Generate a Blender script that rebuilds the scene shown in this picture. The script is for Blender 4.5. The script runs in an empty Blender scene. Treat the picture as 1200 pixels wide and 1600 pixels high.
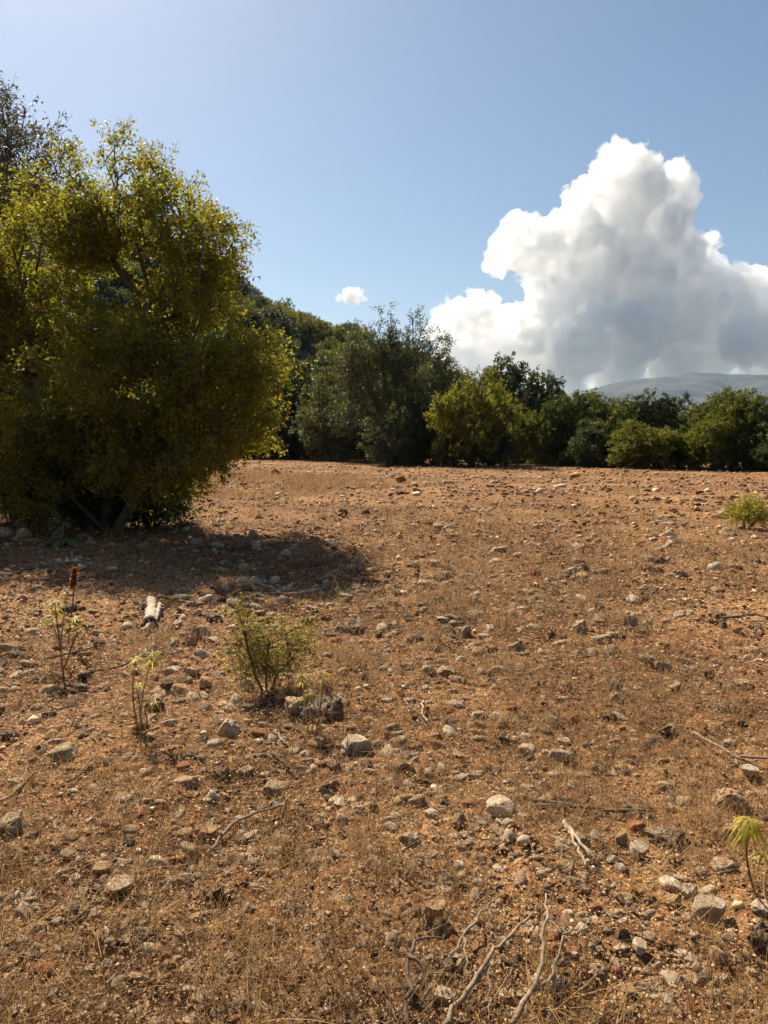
import bpy, bmesh, math, random
import numpy as np
from mathutils import Vector, Matrix, Euler

R = math.radians
rng = np.random.default_rng(7)
random.seed(7)
sc = bpy.context.scene
C = sc.collection

# ------------------------------------------------------------------ camera
PITCH, EYE, FPX = 5.44, 1.5, 1155.0
cam_d = bpy.data.cameras.new('camera')
cam = bpy.data.objects.new('camera', cam_d)
C.objects.link(cam)
cam.location = (0, 0, EYE)
cam.rotation_euler = (R(90 - PITCH), 0, 0)
cam_d.sensor_fit = 'VERTICAL'
cam_d.sensor_height = 36
cam_d.lens = 36 * FPX / 1600
cam_d.clip_start = 0.05
cam_d.clip_end = 60000
sc.camera = cam

# ------------------------------------------------------------------ sky, sun, exposure
SUN_AZ, SUN_EL = -29.0, 46.0            # degrees, azimuth measured from +Y to the right
w = bpy.data.worlds.new('World')
sc.world = w
w.use_nodes = True
nt = w.node_tree
bg = nt.nodes['Background']
sky = nt.nodes.new('ShaderNodeTexSky')
sky.sky_type = 'NISHITA'
sky.sun_disc = False
sky.sun_elevation = R(SUN_EL)
sky.sun_rotation = R(SUN_AZ)
sky.altitude = 300
sky.air_density = 1.15
sky.dust_density = 1.0
sky.ozone_density = 1.6
nt.links.new(sky.outputs[0], bg.inputs[0])
bg.inputs[1].default_value = 0.050
sd = bpy.data.lights.new('sun', 'SUN')
sd.energy = 5.0
sd.angle = R(0.53)
sd.color = (1.0, 0.88, 0.70)
sun = bpy.data.objects.new('sun', sd)
C.objects.link(sun)
sun_dir = Vector((math.sin(R(SUN_AZ)) * math.cos(R(SUN_EL)), math.cos(R(SUN_AZ)) * math.cos(R(SUN_EL)), math.sin(R(SUN_EL))))
sun.rotation_euler = (-sun_dir).to_track_quat('-Z', 'Y').to_euler()
sc.view_settings.view_transform = 'Standard'
sc.view_settings.look = 'None'
sc.view_settings.exposure = 1.0
sc.view_settings.gamma = 1.0
sc.render.engine = 'CYCLES'
cy = sc.cycles
cy.use_denoising = True
try:
    cy.denoiser = 'OPENIMAGEDENOISE'
    cy.denoising_input_passes = 'RGB_ALBEDO_NORMAL'
    cy.denoising_prefilter = 'ACCURATE'
except Exception:
    pass
cy.use_adaptive_sampling = True
cy.adaptive_threshold = 0.03
cy.max_bounces = 42
cy.diffuse_bounces = 3
cy.transmission_bounces = 4
cy.transparent_max_bounces = 8
cy.volume_bounces = 40
cy.caustics_reflective = False
cy.caustics_refractive = False


# ------------------------------------------------------------------ helpers
def ray(px, py):
    """direction in the world of a point of the photograph (1200 x 1600)"""
    a = math.radians(PITCH)
    x, y, z = (px - 600) / FPX, 1.0, -(py - 800) / FPX
    return np.array([x, y * math.cos(a) + z * math.sin(a), -y * math.sin(a) + z * math.cos(a)])


def gpt(px, py):
    d = ray(px, py)
    t = -EYE / d[2]
    return np.array([d[0] * t, d[1] * t, 0.0]), t


def at(px, py, depth):
    d = ray(px, py)
    return np.array([0, 0, EYE]) + d * (depth / d[1])


def _hash(ix, iy, iz, seed):
    h = (ix.astype(np.int64) * 374761393 + iy.astype(np.int64) * 668265263 + iz.astype(np.int64) * 2147483647 + seed * 974634777) & 0xFFFFFFFF
    h = ((h ^ (h >> 13)) * 1274126177) & 0xFFFFFFFF
    h = ((h ^ (h >> 16)) * 2246822519) & 0xFFFFFFFF
    h = h ^ (h >> 15)
    return (h & 0xFFFFFF).astype(np.float64) / float(0xFFFFFF) * 2 - 1


def noise(p, seed=0):
    p = np.asarray(p, float)
    if p.shape[1] == 2:
        p = np.c_[p, np.zeros(len(p))]
    i = np.floor(p)
    f = p - i
    u = f * f * f * (f * (f * 6 - 15) + 10)
    i = i.astype(np.int64)
    out = 0
    for dx in (0, 1):
        for dy in (0, 1):
            for dz in (0, 1):
                wt = (u[:, 0] if dx else 1 - u[:, 0]) * (u[:, 1] if dy else 1 - u[:, 1]) * (u[:, 2] if dz else 1 - u[:, 2])
                out = out + wt * _hash(i[:, 0] + dx, i[:, 1] + dy, i[:, 2] + dz, seed)
    return out


def fbm(p, octs=4, seed=0, gain=0.5):
    s, a = 0, 1.0
    p = np.asarray(p, float)
    for k in range(octs):
        s = s + a * noise(p * (2.03 ** k) + 17.3 * k, seed + k)
        a *= gain
    return s


def sstep(a, b, x):
    t = np.clip((x - a) / (b - a), 0, 1)
    return t * t * (3 - 2 * t)


HAZ = np.array([-180, -60, -40, -27, -19, -11.3, -7.4, -2, 2, 5, 8, 12, 30, 180])
HH = np.array([0, 20, 48, 53, 43, 31.5, 25.0, 21.0, 17, 12.5, 6.5, 0.5, 0, 0])


def height(x, y):
    x = np.atleast_1d(np.asarray(x, float)); y = np.atleast_1d(np.asarray(y, float))
    r = np.hypot(x, y)
    p = np.c_[x, y]
    near = 1 - sstep(15, 40, r)
    h = 0.035 * noise(p * 0.9, 3) + 0.05 * noise(p * 0.23, 4) * np.clip(r / 8, 0, 1)
    h = h + near * (0.018 * noise(p * 3.1, 5) + 0.016 * noise(p * 7.7, 6) + 0.011 * noise(p * 17.0, 8))
    az = np.degrees(np.arctan2(x, y))
    hill = np.interp(az, HAZ, HH) * sstep(66, 178, r) + noise(p * 0.03, 9) * 1.5 * sstep(80, 140, r)
    return h + hill


def hz(x, y):
    return float(height(x, y)[0])


def mesh_from(name, v, faces, smooth=False):
    """faces: list of integer arrays (n,3) or (n,4)"""
    me = bpy.data.meshes.new(name)
    v = np.asarray(v, np.float32)
    if not isinstance(faces, (list, tuple)):
        faces = [faces]
    faces = [np.asarray(f, np.int32) for f in faces if len(f)]
    me.vertices.add(len(v))
    me.vertices.foreach_set('co', v.ravel())
    loops = np.concatenate([f.ravel() for f in faces])
    sizes = np.concatenate([np.full(len(f), f.shape[1], np.int32) for f in faces])
    me.loops.add(len(loops))
    me.loops.foreach_set('vertex_index', loops)
    me.polygons.add(len(sizes))
    me.polygons.foreach_set('loop_start', np.concatenate([[0], np.cumsum(sizes)[:-1]]).astype(np.int32))
    me.update(calc_edges=True)
    if smooth:
        me.polygons.foreach_set('use_smooth', np.ones(len(sizes), bool))
    me.validate()
    return me


def obj(name, me, mat=None, parent=None, coll=C):
    o = bpy.data.objects.new(name, me)
    if mat is not None and me is not None and not me.materials:
        me.materials.append(mat)
    if coll is not None:
        coll.objects.link(o)
    if parent is not None:
        o.parent = parent
    return o


def tag(o, label=None, cat=None, group=None, kind=None):
    for k, val in (('label', label), ('category', cat), ('group', group), ('kind', kind)):
        if val:
            o[k] = val
    return o


def empty(name, loc, rz=0.0, scale=None):
    o = bpy.data.objects.new(name, None)
    o.empty_display_size = 0.1
    C.objects.link(o)
    o.location = loc
    o.rotation_euler = (0, 0, rz)
    if scale is not None:
        o.scale = scale
    return o


def copy_tree(o, parent=None):
    c = o.copy()
    C.objects.link(c)
    c.parent = parent
    for ch in list(o.children):
        copy_tree(ch, c)
    return c


class MB:
    """collects vertices and faces of one mesh"""
    def __init__(s):
        s.v, s.f3, s.f4, s.n = [], [], [], 0

    def add(s, v, f3=None, f4=None):
        v = np.asarray(v, float)
        if f3 is not None and len(f3):
            s.f3.append(np.asarray(f3, int) + s.n)
        if f4 is not None and len(f4):
            s.f4.append(np.asarray(f4, int) + s.n)
        s.v.append(v)
        s.n += len(v)

    def mesh(s, name, smooth=False):
        fs = []
        if s.f3:
            fs.append(np.concatenate(s.f3))
        if s.f4:
            fs.append(np.concatenate(s.f4))
        return mesh_from(name, np.concatenate(s.v), fs, smooth)


def unit(a):
    a = np.asarray(a, float)
    return a / np.maximum(np.linalg.norm(a, axis=-1, keepdims=True), 1e-9)


def frames(d):
    d = unit(d)
    up = np.where(np.abs(d[:, 2:3]) < 0.9, np.array([[0, 0, 1.0]]), np.array([[1.0, 0, 0]]))
    a = unit(np.cross(up, d))
    b = np.cross(d, a)
    return a, b


def frusta(mb, p0, p1, r0, r1, k=5):
    """a tapered tube for each pair of points"""
    p0 = np.atleast_2d(p0); p1 = np.atleast_2d(p1)
    n = len(p0)
    if n == 0:
        return
    r0 = np.broadcast_to(np.asarray(r0, float), (n,)); r1 = np.broadcast_to(np.asarray(r1, float), (n,))
    a, b = frames(p1 - p0)
    t = np.arange(k) / k * 2 * np.pi
    ring = np.cos(t)[None, :, None] * a[:, None, :] + np.sin(t)[None, :, None] * b[:, None, :]
    v = np.concatenate([p0[:, None, :] + ring * r0[:, None, None], p1[:, None, :] + ring * r1[:, None, None]], axis=1).reshape(-1, 3)
    j = np.arange(k); j2 = (j + 1) % k
    q = np.stack([j, j2, j2 + k, j + k], 1)
    f = (np.arange(n) * 2 * k)[:, None, None] + q[None]
    mb.add(v, f4=f.reshape(-1, 4))


def tube(mb, pts, rad, k=6, wob=0.0):
    """one continuous tube along a polyline, closed at both ends"""
    pts = np.asarray(pts, float)
    n = len(pts)
    rad = np.broadcast_to(np.asarray(rad, float), (n,))
    d = np.gradient(pts, axis=0)
    d = unit(d)
    a = np.zeros_like(d)
    a0 = np.cross(d[0], [0.31, 0.2, 0.93])
    for i in range(n):
        a0 = a0 - d[i] * np.dot(a0, d[i])
        a0 = a0 / max(np.linalg.norm(a0), 1e-9)
        a[i] = a0
    b = np.cross(d, a)
    t = np.arange(k) / k * 2 * np.pi
    rr = rad[:, None] * (1 + wob * rng.uniform(-1, 1, (n, k)))
    v = pts[:, None, :] + rr[:, :, None] * (np.cos(t)[None, :, None] * a[:, None, :] + np.sin(t)[None, :, None] * b[:, None, :])
    v = v.reshape(-1, 3)
    j = np.arange(k); j2 = (j + 1) % k
    f = np.concatenate([np.stack([j + i * k, j2 + i * k, j2 + (i + 1) * k, j + (i + 1) * k], 1) for i in range(n - 1)])
    v = np.concatenate([v, pts[:1] - d[:1] * rad[0] * 0.3, pts[-1:] + d[-1:] * rad[-1] * 0.6])
    c0, c1 = n * k, n * k + 1
    tri = np.concatenate([np.stack([np.full(k, c0), j2, j], 1), np.stack([np.full(k, c1), j + (n - 1) * k, j2 + (n - 1) * k], 1)])
    mb.add(v, f3=tri, f4=f)


def leaves(mb, pos, axis, nrm, L, W, fold=0.0):
    """one rhombic leaf for each row"""
    n = len(pos)
    axis = unit(axis)
    side = unit(np.cross(axis, nrm))
    up = np.cross(side, axis)
    L = np.broadcast_to(L, (n,))[:, None]; W = np.broadcast_to(W, (n,))[:, None]
    v = np.stack([pos, pos + axis * L * 0.45 + side * W * 0.5 + up * fold * W, pos + axis * L, pos + axis * L * 0.45 - side * W * 0.5 + up * fold * W], 1).reshape(-1, 3)
    f = (np.arange(n) * 4)[:, None] + np.array([[0, 1, 2, 3]])
    mb.add(v, f4=f)


# ------------------------------------------------------------------ materials
def nodes_of(name):
    m = bpy.data.materials.new(name)
    m.use_nodes = True
    t = m.node_tree
    t.nodes.clear()
    out = t.nodes.new('ShaderNodeOutputMaterial')
    return m, t, out


def N(t, kind, **kw):
    n = t.nodes.new(kind)
    for k, val in kw.items():
        if k.startswith('i_'):
            key = k[2:]
            key = int(key) if key.isdigit() else key.replace('_', ' ')
            n.inputs[key].default_value = val
        else:
            setattr(n, k, val)
    return n


def mixc(t, fac, a, b, mode='MIX'):
    n = t.nodes.new('ShaderNodeMix')
    n.data_type = 'RGBA'
    n.blend_type = mode
    for sock, val in ((n.inputs[0], fac), (n.inputs[6], a), (n.inputs[7], b)):
        if hasattr(val, 'is_output'):
            t.links.new(val, sock)
        elif isinstance(val, (int, float)):
            sock.default_value = val
        else:
            sock.default_value = (*val, 1)
    return n.outputs[2]


def ramp(t, src, p0, p1, c0=(0, 0, 0), c1=(1, 1, 1)):
    n = t.nodes.new('ShaderNodeValToRGB')
    e = n.color_ramp.elements
    e[0].position, e[1].position = p0, p1
    e[0].color, e[1].color = (*c0, 1), (*c1, 1)
    t.links.new(src, n.inputs[0])
    return n.outputs[0]


def tex(t, kind, co, scale, detail=4.0, rough=0.55, out=0, **kw):
    n = t.nodes.new(kind)
    n.inputs['Scale'].default_value = scale
    if 'Detail' in n.inputs:
        n.inputs['Detail'].default_value = detail
    if 'Roughness' in n.inputs:
        n.inputs['Roughness'].default_value = rough
    for k, val in kw.items():
        setattr(n, k, val)
    if co is not None:
        t.links.new(co, n.inputs['Vector'])
    return n.outputs[out]


def leaf_mat(name, c0, c1, trans=0.45, cdead=None, dead=0.0, tint=(1.0, 1.0, 0.45), big=0.6):
    m, t, out = nodes_of(name)
    g = N(t, 'ShaderNodeNewGeometry')
    oi = N(t, 'ShaderNodeObjectInfo')
    co = N(t, 'ShaderNodeTexCoord')
    nz = tex(t, 'ShaderNodeTexNoise', co.outputs['Object'], big, 2.0)
    add = N(t, 'ShaderNodeMath', operation='ADD')
    t.links.new(g.outputs['Random Per Island'], add.inputs[0])
    t.links.new(nz, add.inputs[1])
    ad2 = N(t, 'ShaderNodeMath', operation='ADD')
    t.links.new(add.outputs[0], ad2.inputs[0])
    t.links.new(oi.outputs['Random'], ad2.inputs[1])
    mr = N(t, 'ShaderNodeMapRange')
    mr.inputs[1].default_value = 0.45; mr.inputs[2].default_value = 2.1
    t.links.new(ad2.outputs[0], mr.inputs[0])
    col = mixc(t, mr.outputs[0], c0, c1)
    if cdead:
        th = N(t, 'ShaderNodeMath', operation='LESS_THAN')
        th.inputs[1].default_value = dead
        t.links.new(g.outputs['Random Per Island'], th.inputs[0])
        col = mixc(t, th.outputs[0], col, cdead)
    pb = N(t, 'ShaderNodeBsdfPrincipled', i_Roughness=0.5)
    pb.inputs['Specular IOR Level'].default_value = 0.25
    t.links.new(col, pb.inputs['Base Color'])
    tr = N(t, 'ShaderNodeBsdfTranslucent')
    tc = mixc(t, 1.0, col, tint, 'MULTIPLY')
    br = mixc(t, 1.0, tc, (1.6, 1.6, 1.6), 'MULTIPLY')
    t.links.new(br, tr.inputs[0])
    mx = N(t, 'ShaderNodeMixShader')
    mx.inputs[0].default_value = trans
    t.links.new(pb.outputs[0], mx.inputs[1])
    t.links.new(tr.outputs[0], mx.inputs[2])
    t.links.new(mx.outputs[0], out.inputs[0])
    return m


def bark_mat(name, c0, c1, scale=12.0):
    m, t, out = nodes_of(name)
    co = N(t, 'ShaderNodeTexCoord')
    nz = tex(t, 'ShaderNodeTexNoise', co.outputs['Object'], scale, 6.0, 0.65)
    pb = N(t, 'ShaderNodeBsdfPrincipled', i_Roughness=0.9)
    t.links.new(ramp(t, nz, 0.32, 0.68, c0, c1), pb.inputs['Base Color'])
    bp = N(t, 'ShaderNodeBump', i_Strength=0.6, i_Distance=0.01)
    t.links.new(nz, bp.inputs['Height'])
    t.links.new(bp.outputs[0], pb.inputs['Normal'])
    t.links.new(pb.outputs[0], out.inputs[0])
    return m


def stone_mat(name, base, pale, pit, stain, pit_lo=0.30, pit_hi=0.38):
    m, t, out = nodes_of(name)
    co = N(t, 'ShaderNodeTexCoord')
    oi = N(t, 'ShaderNodeObjectInfo')
    off = N(t, 'ShaderNodeVectorMath', operation='ADD')
    t.links.new(co.outputs['Object'], off.inputs[0])
    sc_ = N(t, 'ShaderNodeMath', operation='MULTIPLY'); sc_.inputs[1].default_value = 37.0
    t.links.new(oi.outputs['Random'], sc_.inputs[0])
    t.links.new(sc_.outputs[0], off.inputs[1])
    v = off.outputs[0]
    n1 = tex(t, 'ShaderNodeTexNoise', v, 1.7, 3.0, 0.6)
    n2 = tex(t, 'ShaderNodeTexNoise', v, 4.2, 4.0, 0.65)
    n3 = tex(t, 'ShaderNodeTexNoise', v, 14.0, 2.0, 0.7)
    col = mixc(t, ramp(t, n1, 0.35, 0.65), base, pale)
    col = mixc(t, ramp(t, tex(t, 'ShaderNodeTexNoise', v, 1.1, 3.0), 0.5, 0.72), col, stain)
    rnd = N(t, 'ShaderNodeMapRange'); rnd.inputs[3].default_value = 0.8; rnd.inputs[4].default_value = 1.15
    t.links.new(oi.outputs['Random'], rnd.inputs[0])
    hsv = N(t, 'ShaderNodeHueSaturation')
    t.links.new(rnd.outputs[0], hsv.inputs['Value'])
    t.links.new(col, hsv.inputs['Color'])
    col = mixc(t, ramp(t, n2, pit_lo, pit_hi, (1, 1, 1), (0, 0, 0)), hsv.outputs[0], pit)
    col = mixc(t, 0.3, col, ramp(t, n3, 0.3, 0.6, (0.6, 0.54, 0.46), (1.0, 1.0, 1.0)), 'MULTIPLY')
    pb = N(t, 'ShaderNodeBsdfPrincipled', i_Roughness=0.92)
    pb.inputs['Specular IOR Level'].default_value = 0.2
    t.links.new(col, pb.inputs['Base Color'])
    b1 = N(t, 'ShaderNodeBump', i_Strength=0.45, i_Distance=0.15)
    t.links.new(n2, b1.inputs['Height'])
    b2 = N(t, 'ShaderNodeBump', i_Strength=0.6, i_Distance=0.05)
    t.links.new(n3, b2.inputs['Height'])
    t.links.new(b1.outputs[0], b2.inputs['Normal'])
    t.links.new(b2.outputs[0], pb.inputs['Normal'])
    t.links.new(pb.outputs[0], out.inputs[0])
    return m


def straw_mat(name, c0, c1, trans=0.35):
    m, t, out = nodes_of(name)
    g = N(t, 'ShaderNodeNewGeometry')
    oi = N(t, 'ShaderNodeObjectInfo')
    ad = N(t, 'ShaderNodeMath', operation='ADD')
    t.links.new(g.outputs['Random Per Island'], ad.inputs[0]); t.links.new(oi.outputs['Random'], ad.inputs[1])
    mr = N(t, 'ShaderNodeMapRange'); mr.inputs[1].default_value = 0.3; mr.inputs[2].default_value = 1.7
    t.links.new(ad.outputs[0], mr.inputs[0])
    col = mixc(t, mr.outputs[0], c0, c1)
    pb = N(t, 'ShaderNodeBsdfPrincipled', i_Roughness=0.65)
    pb.inputs['Specular IOR Level'].default_value = 0.3
    t.links.new(col, pb.inputs['Base Color'])
    tr = N(t, 'ShaderNodeBsdfTranslucent')
    t.links.new(col, tr.inputs[0])
    mx = N(t, 'ShaderNodeMixShader'); mx.inputs[0].default_value = trans
    t.links.new(pb.outputs[0], mx.inputs[1]); t.links.new(tr.outputs[0], mx.inputs[2])
    t.links.new(mx.outputs[0], out.inputs[0])
    return m


M = {}
M['stone_pale'] = stone_mat('pale_limestone', (0.56, 0.43, 0.28), (0.80, 0.66, 0.47), (0.12, 0.075, 0.042), (0.44, 0.25, 0.12))
M['stone_grey'] = stone_mat('grey_limestone', (0.384, 0.269, 0.160), (0.666, 0.512, 0.333), (0.096, 0.061, 0.036), (0.410, 0.230, 0.109), 0.36, 0.46)
M['stone_dark'] = stone_mat('dark_pitted_limestone', (0.207, 0.132, 0.075), (0.437, 0.316, 0.196), (0.052, 0.032, 0.020), (0.230, 0.115, 0.055), 0.42, 0.52)
M['stone_tan'] = stone_mat('tan_stone', (0.450, 0.275, 0.131), (0.575, 0.388, 0.213), (0.150, 0.081, 0.037), (0.413, 0.188, 0.075), 0.30, 0.38)
M['stone_red'] = stone_mat('rust_stone', (0.360, 0.138, 0.054), (0.456, 0.216, 0.096), (0.108, 0.042, 0.024), (0.312, 0.108, 0.042), 0.30, 0.38)
M['straw'] = straw_mat('dry_straw', (0.17, 0.085, 0.030), (0.52, 0.325, 0.130), 0.35)
M['litter'] = straw_mat('dry_litter', (0.075, 0.032, 0.012), (0.30, 0.155, 0.058), 0.25)
M['feather'] = straw_mat('dry_feather_heads', (0.34, 0.21, 0.105), (0.52, 0.36, 0.20), 0.45)
M['deadleaf'] = straw_mat('dead_leaf', (0.24, 0.11, 0.04), (0.60, 0.40, 0.20), 0.25)
M['stick'] = bark_mat('weathered_wood', (0.13, 0.085, 0.05), (0.38, 0.28, 0.18), 40)
M['stick_dark'] = bark_mat('dark_wood', (0.05, 0.032, 0.022), (0.20, 0.13, 0.085), 40)
M['bleached'] = bark_mat('bleached_wood', (0.26, 0.19, 0.125), (0.55, 0.46, 0.34), 30)
M['char'] = bark_mat('charred_wood', (0.012, 0.010, 0.009), (0.04, 0.032, 0.028), 40)
M['bark'] = bark_mat('tree_bark', (0.045, 0.034, 0.026), (0.14, 0.11, 0.085), 9)
M['leaf_left'] = leaf_mat('leaf_pistachio', (0.070, 0.088, 0.012), (0.195, 0.180, 0.026), 0.62, (0.32, 0.15, 0.04), 0.03)
M['leaf_tall'] = leaf_mat('leaf_grey_oak', (0.0520, 0.0560, 0.0320), (0.1040, 0.1000, 0.0600), 0.4, tint=(1, 0.9, 0.7))
M['leaf_under'] = leaf_mat('leaf_undergrowth', (0.0360, 0.0496, 0.0144), (0.0680, 0.0800, 0.0224), 0.4)
M['leaf_dark'] = leaf_mat('leaf_evergreen_oak', (0.020, 0.031, 0.009), (0.050, 0.060, 0.016), 0.35)
M['leaf_mid'] = leaf_mat('leaf_oak', (0.036, 0.052, 0.010), (0.092, 0.100, 0.020), 0.42)
M['leaf_yellow'] = leaf_mat('leaf_yellowing', (0.058, 0.072, 0.0115), (0.140, 0.128, 0.021), 0.55)
M['leaf_grey'] = leaf_mat('leaf_grey_green', (0.0440, 0.0520, 0.0256), (0.0880, 0.0920, 0.0440), 0.4)
M['leaf_shrub'] = leaf_mat('leaf_small_shrub', (0.17, 0.185, 0.026), (0.34, 0.29, 0.05), 0.55)
M['leaf_spurge'] = leaf_mat('leaf_spurge', (0.24, 0.24, 0.038), (0.42, 0.36, 0.065), 0.5, (0.55, 0.40, 0.10), 0.15)
M['leaf_mullein'] = leaf_mat('leaf_woolly', (0.1360, 0.1520, 0.0720), (0.2240, 0.2240, 0.1120), 0.35)
M['stem_red'] = bark_mat('reddish_stem', (0.10, 0.05, 0.025), (0.24, 0.14, 0.06), 60)
M['stem_pale'] = bark_mat('pale_stem', (0.22, 0.17, 0.05), (0.40, 0.30, 0.10), 60)
M['rust_seed'] = leaf_mat('rust_seed_heads', (0.22, 0.075, 0.022), (0.34, 0.14, 0.045), 0.3)


def soil_mat():
    m, t, out = nodes_of('stony_soil')
    co = N(t, 'ShaderNodeTexCoord').outputs['Object']
    big = tex(t, 'ShaderNodeTexNoise', co, 0.35, 3.0, 0.6)
    mid = tex(t, 'ShaderNodeTexNoise', co, 2.3, 4.0, 0.65)
    fine = tex(t, 'ShaderNodeTexNoise', co, 22.0, 3.0, 0.7)
    grit = tex(t, 'ShaderNodeTexNoise', co, 95.0, 2.0, 0.7)
    col = mixc(t, ramp(t, mid, 0.38, 0.62), (0.075, 0.030, 0.012), (0.245, 0.118, 0.046))
    col = mixc(t, ramp(t, big, 0.44, 0.66), col, (0.345, 0.190, 0.080))
    col = mixc(t, ramp(t, fine, 0.52, 0.66), col, (0.475, 0.294, 0.144))
    col = mixc(t, ramp(t, fine, 0.30, 0.44, (1, 1, 1), (0, 0, 0)), col, (0.06, 0.023, 0.009))
    # beyond the field the ground is scrub and leaf mould, not ploughed soil
    ln = N(t, 'ShaderNodeVectorMath', operation='LENGTH')
    t.links.new(co, ln.inputs[0])
    far = N(t, 'ShaderNodeMapRange')
    far.inputs[1].default_value = 64.0; far.inputs[2].default_value = 92.0
    t.links.new(ln.outputs['Value'], far.inputs[0])
    scrub = mixc(t, ramp(t, mid, 0.4, 0.6), (0.045, 0.048, 0.018), (0.13, 0.10, 0.05))
    col = mixc(t, far.outputs[0], col, scrub)
    col = mixc(t, 0.5, col, ramp(t, grit, 0.3, 0.7, (0.5, 0.45, 0.4), (1, 1, 1)), 'MULTIPLY')
    pb = N(t, 'ShaderNodeBsdfPrincipled', i_Roughness=0.95)
    pb.inputs['Specular IOR Level'].default_value = 0.1
    t.links.new(col, pb.inputs['Base Color'])
    b0 = N(t, 'ShaderNodeBump', i_Strength=0.9, i_Distance=0.03)
    t.links.new(fine, b0.inputs['Height'])
    b2 = N(t, 'ShaderNodeBump', i_Strength=0.7, i_Distance=0.006)
    t.links.new(grit, b2.inputs['Height']); t.links.new(b0.outputs[0], b2.inputs['Normal'])
    t.links.new(b2.outputs[0], pb.inputs['Normal'])
    t.links.new(pb.outputs[0], out.inputs[0])
    return m


M['soil'] = soil_mat()


# ------------------------------------------------------------------ ground (field, wooded hill and plain in one sheet)
def build_ground():
    rr = [0.7]
    while rr[-1] < 14: rr.append(rr[-1] * 1.0095)
    while rr[-1] < 60: rr.append(rr[-1] * 1.02)
    while rr[-1] < 8000: rr.append(rr[-1] * 1.045)
    rr = np.array(rr)
    az = np.concatenate([np.linspace(-180, -44, 40)[:-1], np.linspace(-44, 44, 300)[:-1], np.linspace(44, 180, 41)[:-1]])
    A, RR = np.meshgrid(np.radians(az), rr)
    x = RR * np.sin(A); y = RR * np.cos(A)
    z = height(x.ravel(), y.ravel())
    v = np.c_[x.ravel(), y.ravel(), z]
    n, mm = x.shape
    i, j = np.meshgrid(np.arange(n - 1), np.arange(mm), indexing='ij')
    j2 = (j + 1) % mm
    q = np.stack([i * mm + j, i * mm + j2, (i + 1) * mm + j2, (i + 1) * mm + j], -1).reshape(-1, 4)[:, ::-1]
    v = np.concatenate([v, [[0, 0, 0]]])
    jj = np.arange(mm)
    tri = np.stack([np.full(mm, len(v) - 1), (jj + 1) % mm, jj], 1)
    o = obj('ground', mesh_from('ground', v, [q, tri], True), M['soil'])
    tag(o, kind='structure')


build_ground()


# ------------------------------------------------------------------ far mountain
def build_mountain():
    m, t, out = nodes_of('mountain_scrub')
    co = N(t, 'ShaderNodeTexCoord').outputs['Object']
    n1 = tex(t, 'ShaderNodeTexNoise', co, 0.006, 6.0, 0.6)
    n2 = tex(t, 'ShaderNodeTexNoise', co, 0.03, 4.0, 0.6)
    col = mixc(t, ramp(t, n1, 0.4, 0.6), (0.022, 0.028, 0.020), (0.055, 0.050, 0.036))
    col = mixc(t, ramp(t, n2, 0.6, 0.7), col, (0.10, 0.088, 0.07))
    pb = N(t, 'ShaderNodeBsdfPrincipled', i_Roughness=1.0)
    t.links.new(col, pb.inputs['Base Color'])
    t.links.new(pb.outputs[0], out.inputs[0])
    px = np.array([700, 860, 900, 935, 985, 1020, 1045, 1060, 1095, 1130, 1165, 1200, 1280, 1400, 1600])
    py = np.array([652, 622, 610, 603, 591, 588.5, 588, 584, 584.5, 583, 585, 591, 598, 615, 650])
    D = 4000.0
    xs = np.linspace(-100, 4200, 190)
    ridge = []
    P = np.array([at(a, b, D) for a, b in zip(px, py)])
    zr = np.interp(xs, P[:, 0], P[:, 2])
    ys = np.linspace(2500, 5400, 110)
    X, Y = np.meshgrid(xs, ys)
    prof = np.where(Y < D, sstep(2550, D, Y) ** 0.9, 1 - sstep(D, 5400, Y))
    edge = sstep(-100, 350, X) * (1 - sstep(3400, 4200, X))
    Z = np.interp(X.ravel(), xs, zr).reshape(X.shape) * prof * edge
    p = np.c_[X.ravel(), Y.ravel()]
    rid = fbm(p / 380, 6, 21, 0.6).reshape(X.shape)
    Z = Z + rid * 34 * prof * edge * np.clip(np.abs(Y - D) / 500, 0.16, 1) - 6
    v = np.c_[X.ravel(), Y.ravel(), Z.ravel()]
    n, mm = X.shape
    i, j = np.meshgrid(np.arange(n - 1), np.arange(mm - 1), indexing='ij')
    q = np.stack([i * mm + j, i * mm + j + 1, (i + 1) * mm + j + 1, (i + 1) * mm + j], -1).reshape(-1, 4)
    o = obj('mountain', mesh_from('mountain', v, q, True), m)
    tag(o, kind='structure')


build_mountain()


# ------------------------------------------------------------------ haze
def build_haze():
    m, t, out = nodes_of('haze_air')
    pv = N(t, 'ShaderNodeVolumePrincipled')
    pv.inputs['Color'].default_value = (0.42, 0.66, 1.0, 1)
    pv.inputs['Density'].default_value = 0.55e-4
    pv.inputs['Anisotropy'].default_value = 0.35
    t.links.new(pv.outputs[0], out.inputs['Volume'])
    s, z0, z1 = 8600.0, -20.0, 386.0
    v = [(-s, -s, z0), (s, -s, z0), (s, s, z0), (-s, s, z0), (-s, -s, z1), (s, -s, z1), (s, s, z1), (-s, s, z1)]
    f = [(0, 3, 2, 1), (4, 5, 6, 7), (0, 1, 5, 4), (1, 2, 6, 5), (2, 3, 7, 6), (3, 0, 4, 7)]
    o = obj('haze', mesh_from('haze', v, np.array(f)), m)
    tag(o, kind='stuff')
    o.display_type = 'WIRE'


build_haze()


# ------------------------------------------------------------------ clouds
def ico(sub):
    bm = bmesh.new()
    bmesh.ops.create_icosphere(bm, subdivisions=sub, radius=1.0)
    v = np.array([q.co[:] for q in bm.verts])
    f = np.array([[q.index for q in p.verts] for p in bm.faces])
    bm.free()
    return v, f


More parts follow.
